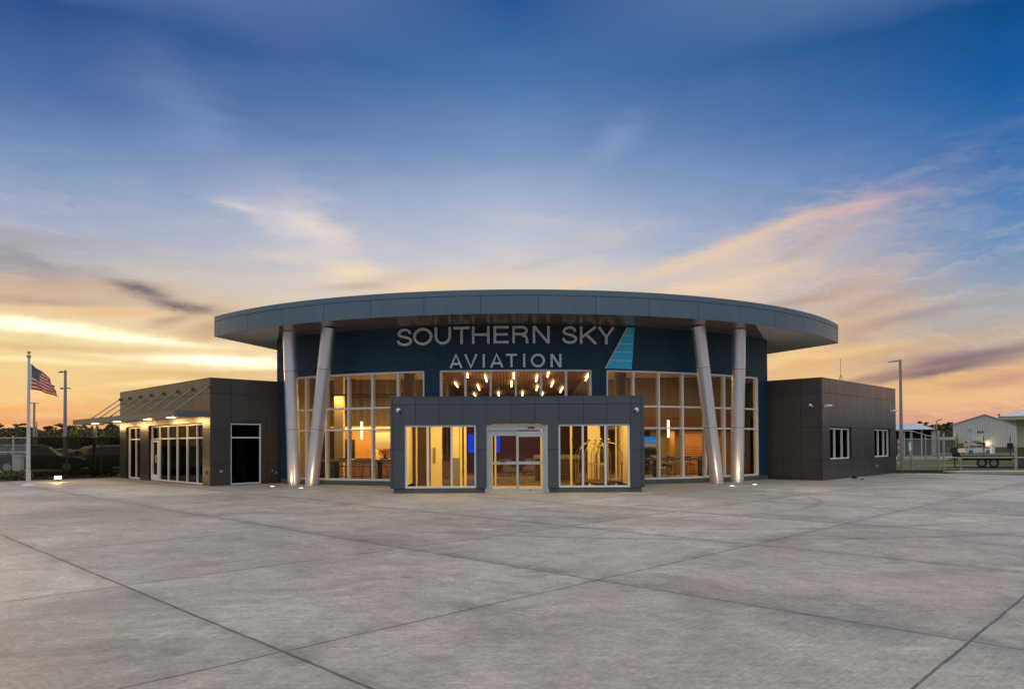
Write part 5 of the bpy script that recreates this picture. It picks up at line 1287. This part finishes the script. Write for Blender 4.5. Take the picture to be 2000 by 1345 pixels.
# far buildings, each with its own frontage line
def front(px, D_, turn=0.):
    q = at_d(px, D_); az_ = atan2(q.x-CAM.x, q.y-CAM.y) + radians(turn)
    return Flat((q.x, q.y), (cos(az_), -sin(az_)), (-sin(az_), -cos(az_)))
def onf(F, px0, px1, py0, py1, d0, d1, nm, m_, par, z0=None, z1=None):
    ta, zb_ = F.hit(px0, py1); tb, zt_ = F.hit(px1, py0)
    return MB().fbox(F, ta, tb, d0, d1, max(zb_, -.75) if z0 is None else z0, zt_ if z1 is None else z1, []).build(nm, m_, par)
WF = front(1861, 150, 5)
hgt = lambda F, px, py: F.hit(px, py)[1]
tl_, ze = WF.hit(1861, 831); tp_, zp = WF.hit(1923, 810); tr2, zr = WF.hit(1980, 825); ze = zr = (ze+zr)/2
wk = thing('metal_workshop', WF((tl_+tr2)/2, 0, 0), 'large cream ribbed metal workshop with a gabled front marked MAINT.', 'building')
zw_ = hgt(WF, 1950, 872.5)
pr = [(tl_, zw_), (tr2, zw_), (tr2, zr), (tp_, zp), (tl_, ze)]
MB().add([WF(t, 0, z) for t, z in pr] + [WF(t, -26, z) for t, z in pr], [(0, 1, 2, 3, 4), (9, 8, 7, 6, 5), (0, 5, 6, 1), (1, 6, 7, 2), (4, 9, 5, 0)]).build('wall', M['ribwall'], wk)
MB().fbox(WF, tl_-.03, tr2+.03, -26, .06, -.75, zw_-.002, []).build('wainscot', M['block'], wk)
b_ = MB()
for (xa, za), (xb, zb2) in (((tl_-.3, ze-.05), (tp_, zp+.05)), ((tp_, zp+.05), (tr2+.3, zr-.05))):
    b_.add([WF(xa, .25, za), WF(xb, .25, zb2), WF(xb, -26, zb2), WF(xa, -26, za), WF(xa, .25, za+.13), WF(xb, .25, zb2+.13), WF(xb, -26, zb2+.13), WF(xa, -26, za+.13)], [(0, 1, 2, 3), (7, 6, 5, 4), (0, 4, 5, 1), (1, 5, 6, 2), (2, 6, 7, 3), (3, 7, 4, 0)])
b_.build('roof', M['ribroof'], wk)
onf(WF, 1871, 1882, 865, 875, .065, .10, 'window', simple('amber_window', (.30, .18, .05), .3), wk)
onf(WF, 1967, 1979, 865, 876, .065, .10, 'window', M['carglass'], wk)
onf(WF, 1908, 1924, 864, 884, .065, .10, 'doorway', M['black'], wk, z0=-.75)
onf(WF, 1900, 1933, 858, 859.5, .065, 1.3, 'door_canopy', M['whitep'], wk)
onf(WF, 1892, 1897, 838, 841, .065, .12, 'louvre', M['galv'], wk)
onf(WF, 1927, 1932, 863, 868, .066, .25, 'wall_lamp', M['bulk'], wk)
t_, z_ = WF.hit(1929.5, 866); l = bpy.data.lights.new('workshop_lamp', 'POINT'); l.energy = 40; l.color = (1, .72, .35); l.shadow_soft_size = .3
o = bpy.data.objects.new('workshop_lamp', l); COL.objects.link(o); o.location = WF(t_, .8, z_)
ww = (tr2-tl_)/119.
xs = [WF.hit(1908.8 + k*2.9, 843)[0] for k in range(6)]; zA, zB = hgt(WF, 1916, 845.3), hgt(WF, 1916, 841)
its = [(c_, a, a+ww*2.2*(1.1 if c_ == 'M' else 1)) for c_, a in zip('MAINT', xs)]
its[2] = ('I', xs[2]+.03, xs[2]+.12)
lt = lettering('sign_lettering', WF, its, zA, zB, .065, 'black letters reading MAINT. on the metal workshop gable', 'sign', M['black'], .02, .07, at=xs[2])
MB().fbox(WF, xs[4]+ww*2.6, xs[4]+ww*3.1, .02, .07, zA, zA+.07, []).build('full_stop', M['black'], lt)
onf(WF, 1947, 1951, 806.5, 814, -4.4, -4, 'roof_vent', simple('rusty_vent', (.35, .12, .07), .7), wk)
onf(WF, 1886, 1889, 817, 823, -4.4, -4, 'roof_vent', simple('rusty_vent_red', (.35, .15, .09), .7), wk)
# near cream building at the right edge
NF = front(1984, 46.5, 4)
nb = thing('cream_building', NF(2, 0, 0), 'cream building with a brown brick base cut by the right edge', 'building')
ta = NF.hit(1984, 873)[0]; zw = hgt(NF, 1990, 873); zf0, zf1 = hgt(NF, 1990, 819.5), hgt(NF, 1990, 813)
MB().fbox(NF, ta, ta+14, -9, 0, zw, zf0, []).build('wall', M['cream'], nb)
MB().fbox(NF, ta-.02, ta+14.02, -9.02, .05, 0, zw-.003, []).build('brick_base', M['block'], nb)
MB().fbox(NF, ta-.85, ta+14.8, -9.8, .85, zf0, zf1, []).build('eaves', M['cream'], nb)
r0, r1 = ta-.9, ta+14.9
MB().add([NF(r0, .9, zf1+.003), NF(r1, .9, zf1+.003), NF(r1, -9.9, zf1+.003), NF(r0, -9.9, zf1+.003), NF(r0+4.6, -4.5, zf1+1.75), NF(r1-4.6, -4.5, zf1+1.75)], [(0, 1, 5, 4), (1, 2, 5), (2, 3, 4, 5), (3, 0, 4), (3, 2, 1, 0)]).build('roof', M['ribroof'], nb)
MB().path([NF(ta-.6, .8, zf0), NF(ta+.04, .11, zf0-.35), NF(ta+.04, .11, 0)], .05).build('downpipe', M['whitep'], nb)
# far left shed with open bays
SF = front(1745, 110, 4)
sh_ = thing('open_shed', SF(5, 0, 0), 'pale roofed open shed beyond the gate, right of the right wing', 'building')
ta, z_e = SF.hit(1735, 839); tb = SF.hit(1829, 839)[0]; z_r = hgt(SF, 1770, 824)
MB().add([SF(ta-8, .8, z_e), SF(tb, .8, z_e), SF(tb, -9, z_e), SF(ta-8, -9, z_e), SF(ta-4, -4, z_r), SF(SF.hit(1784, 830)[0], -4, z_r)], [(0, 1, 5, 4), (1, 2, 5), (2, 3, 4, 5), (3, 0, 4), (3, 2, 1, 0)]).build('roof', M['ribroof'], sh_)
MB().fbox(SF, SF.hit(1819, 850)[0], tb-.3, -8, 0, -.7, z_e-.01, []).build('wall', M['cream'], sh_)
for px in (1757, 1766, 1779, 1800):
    t_ = SF.hit(px, 850)[0]; MB().fbox(SF, t_-.08, t_+.08, -.16, 0, -.7, z_e-.01, []).build('post', M['whitep'], sh_)
MB().fbox(SF, ta-7, SF.hit(1818, 850)[0], -8, -7.8, -.7, z_e-.02, []).build('rear_wall', M['darkwood'], sh_)
LW_ = front(1830, 146, 4)
t_ = thing('low_shed', LW_(3, 0, 0), 'low cream banded shed left of the metal workshop', 'building')
onf(LW_, 1829, 1862, 853, 859, -8, 0, 'fascia', M['cream'], t_); onf(LW_, 1831, 1861, 859.3, 884, -7.8, -.1, 'wall', M['block'], t_, z0=-.75)
q = at_d(1857.5, 140); dm = thing('dumpster', (q.x, q.y, 0), 'dark green waste container left of the metal workshop', 'container')
MB().box(q.x-.26*1.6, q.x+.26*1.6, q.y-.5, q.y+.5, .05, .72).build('bin', simple('dark_green_steel', (.01, .03, .02), .6), dm); MB().box(q.x-.44, q.x+.44, q.y-.54, q.y+.52, .721, .80).build('lid', M['black'], dm); dm.location.z = -.74; [setattr(c_, 'scale', (1.35, 1.35, 1.35)) for c_ in kids(dm)]
# swing gate and its posts
def gpnt(px, D_): q = at_d(px, D_); return Vector((q.x, q.y, 0))
gt = thing('chain_link_gate', tuple(gpnt(1790, 40.5)), 'tall galvanised chain link gate with a sloping top rail beside the right wing', 'gate')
gp_ = [(1750, 840.5), (1762, 840.5), (1781, 841.5), (1808, 849), (1832, 855.5)]
for px, py in gp_[1:]:
    a = gpnt(px, 40.5); MB().tube(a, a+Vector((0, 0, hz(px, py, 40.5))), .035, n=10).build('post', M['galv'], gt, smooth=True)
a = gpnt(1776, 41.5); MB().tube(a, a+Vector((0, 0, hz(1776, 857, 41.5))), .03, n=8).build('post', M['galv'], gt)
b_ = MB()
for (p0, z0_), (p1, z1_) in zip(gp_, gp_[1:]): b_.tube(gpnt(p0, 40.48)+Vector((0, 0, hz(p0, z0_, 40.48))), gpnt(p1, 40.48)+Vector((0, 0, hz(p1, z1_, 40.48))), .026, n=8)
b_.build('top_rail', M['galv'], gt)
for py in (857, 893.5): MB().tube(gpnt(1765, 40.45)+Vector((0, 0, hz(1765, py, 40.45))), gpnt(1832, 40.45)+Vector((0, 0, hz(1832, py, 40.45))), .018, n=8).build('rail', M['galv'], gt)
b_ = MB(); a, c_ = gpnt(1752, 40.52), gpnt(1832, 40.52); n_ = int((c_.x-a.x)/.06)
def ztop(x): return hz(1790, 857, 40.52)
for k in range(-40, n_):
    for s in (1, -1):
        x0 = a.x + k*.06 + (0 if s == 1 else 0); H_ = ztop(0)-.05
        x1 = x0 + H_
        xa, xb = max(x0, a.x), min(x1, c_.x)
        if xb <= xa: continue
        za, zb2 = (.05+(xa-x0), .05+(xb-x0)) if s == 1 else (.05+H_-(xa-x0), .05+H_-(xb-x0))
        b_.add([(xa, a.y, za), (xb, a.y, zb2), (xb, a.y, zb2+.016), (xa, a.y, za+.016)], [(0, 1, 2, 3)])
b_.build('wire_mesh', M['galv'], gt)
MB().box(gpnt(1774.5, 40.3).x, gpnt(1779, 40.3).x, a.y-.26, a.y-.22, hz(1776, 880, 40.3), hz(1776, 863.5, 40.3)).build('notice_plate', M['whitep'], gt)
for px, top_, lb in ((1833.5, 842.5, 'taller thick galvanised gate post'), (1843, 847.5, 'shorter galvanised gate post right of the taller one')):
    a = gpnt(px, 40); MB_ = MB().tube(a, a+Vector((0, 0, hz(px, top_, 40))), .055, n=14).lathe((a.x, a.y, hz(px, top_, 40)), [(.06, 0), (.06, .03), (.02, .05)], 12)
    tag(MB_.build('gate_post', M['galv'], loc=(a.x, a.y, 0), smooth=True), lb, 'post')
ra = thing('barrier_rail', tuple(gpnt(1900, 39.6)), 'long single pipe rail on short posts in front of the trailer', 'railing')
MB().tube(gpnt(1845, 39.6)+Vector((0, 0, hz(1845, 893.6, 39.6))), gpnt(2140, 39.6)+Vector((0, 0, hz(1990, 893.6, 39.6))), .035, n=10).build('rail', M['galv'], ra)
for px in (1876, 2060):
    a = gpnt(px, 39.65); MB().tube(a, a+Vector((0, 0, hz(px, 894, 39.6))), .035, n=10).build('post', M['galv'], ra)
a = gpnt(1984, 39.4); MB().tube(a, a+Vector((0, 0, hz(1984, 870, 39.4))), .055, n=12).build('post', M['galv'], ra)
# red banded post beside the wing
a = gpnt(1756.5, 42.5); rp = thing('banded_post', tuple(a), 'red and white banded post behind the corner of the right wing', 'post')
MB().tube(a, a+Vector((0, 0, hz(1757, 856, 42.5))), .09, n=12).build('pole', simple('faded_red_paint', (.33, .05, .05), .6), rp)
for z_ in (.35, .8, 1.25, 1.6): MB().tube(a+Vector((0, 0, z_)), a+Vector((0, 0, z_+.16)), .094, n=12).build('white_band', M['whitep'], rp)
for px, D_, h_, lb in ((1869.5, 60, 848, 'thin dark fence post before the left window of the workshop'), (1921.5, 60, 853, 'thin dark post before the workshop door'), (1973, 60, 852, 'thin dark post before the right window of the workshop')):
    a = gpnt(px, D_); top_ = Vector((0, 0, hz(px, h_, D_)))
    b_ = MB().tube(a+Vector((0, 0, gz(a.x, a.y))), a+top_, .035, n=8)
    b_.path([a+top_, a+top_+Vector((.09 if px < 1900 else .04, 0, .16))], .015)
    tag(b_.build('thin_post', M['darksteel'], loc=tuple(a), smooth=True), lb, 'post')
q = at_d(1886.5, 118); sg = thing('small_sign', (q.x, q.y, 0), 'small dark topped sign on a post left of the pickup truck', 'sign')
MB().box(q.x-.04, q.x+.04, q.y, q.y+.05, -.75, hz(1886, 866, 118)).build('post', M['galv'], sg); MB().box(q.x-.16, q.x+.16, q.y-.04, q.y-.002, hz(1886, 864.5, 118), hz(1886, 862.5, 118)+.05).build('board', M['black'], sg)
q = at_d(1938, 128); cab = MB().box(q.x-.25, q.x+.3, q.y-.2, q.y+.3, -.75, hz(1938, 870, 128)).box(q.x-.29, q.x+.34, q.y-.24, q.y+.34, hz(1938, 870, 128)+.002, hz(1938, 869, 112)); tag(cab.build('utility_cabinet', M['whitep'], loc=(q.x, q.y, 0)), 'pale utility cabinet right of the workshop door', 'cabinet')
# flatbed trailer
XF = front(1868, 46.3, 2)
tr_ = thing('flatbed_trailer', XF(1.7, 0, 0), 'long black flatbed trailer with two axles parked behind the pipe rail', 'trailer')
tx = lambda px, py=895: XF.hit(px, py)[0]
ta, tb = tx(1868), tx(1983); zt1 = hgt(XF, 1920, 890.5); zt2 = hgt(XF, 1920, 894)
MB().fbox(XF, ta, tb, -2.1, 0, zt2, zt1, []).build('deck', M['darkwood'], tr_)
b_ = MB(); b_.fbox(XF, ta, tb, .002, .04, zt2-.06, zt1+.02, []); b_.build('side_rail', M['black'], tr_)
for d_ in (-.4, -1.8): MB().fbox(XF, ta+.3, tb-.2, d_, d_+.1, zt2-.16, zt2-.002, []).build('chassis_beam', M['black'], tr_)
for k in range(7): t_ = ta+.5+k*.52; MB().fbox(XF, t_, t_+.05, .041, .075, zt2-.10, zt2+.02, []).build('stake_pocket', M['black'], tr_)
b_ = MB(); hx = tx(1851); b_.path([XF(ta, -.1, zt2-.05), XF(hx, -1.05, .45)], .05).path([XF(ta, -2.0, zt2-.05), XF(hx, -1.05, .45)], .05); b_.build('drawbar', M['black'], tr_)
b_ = MB(); c_ = XF(hx+.35, -1.05, 0); b_.tube((c_[0], c_[1], .0), (c_[0], c_[1], .85), .035).lathe(c_, [(.12, 0), (.12, .02)], 10); b_.build('jack', M['black'], tr_)
for px in (1917.5, 1941):
    t_ = tx(px)
    for d_ in (.12, -2.02):
        w_ = MB().tube(XF(t_, d_, .29), XF(t_, d_-.2, .29), .29, n=24).build('wheel', M['rubber'], tr_, smooth=True)
        MB().tube(XF(t_, d_+.012, .29), XF(t_, d_, .29), .17, n=18).build('rim', M['rim'], w_)
t0_, t1_ = tx(1904), tx(1956)
MB().add([XF(a_, d_, z_) for d_ in (.16, -.1) for a_, z_ in ((t0_, .5), (t0_+.25, .66), (t1_-.25, .66), (t1_, .46))], [(0, 1, 5, 4), (1, 2, 6, 5), (2, 3, 7, 6)]).build('mudguard', M['black'], tr_)
MB().tube(XF(ta-.05, -.6, .80), XF(ta-.05, -1.3, .80), .22, n=20).build('spare_wheel', M['rubber'], tr_, smooth=True)
# grass tufts at the apron edge by the gate
b_ = MB(); rg = random.Random(5)
for _ in range(5200):
    px = rg.uniform(1749, 1872); D_ = rg.uniform(37.6, 41.5); q = at_d(px, D_); hgt = rg.uniform(.03, .10); a = rg.uniform(0, 6.28); dx_ = .012*cos(a); dy_ = .012*sin(a)
    b_.add([(q.x-dx_, q.y-dy_, -.03), (q.x+dx_, q.y+dy_, -.03), (q.x+rg.uniform(-.03, .03), q.y+rg.uniform(-.03, .03), hgt)], [(0, 1, 2)])
tag(b_.build('grass_blades', M['shrub'], loc=(gpnt(1800, 39).x, gpnt(1800, 39).y, 0)), 'rough grass beside the apron under the gate', 'grass', kind='stuff')
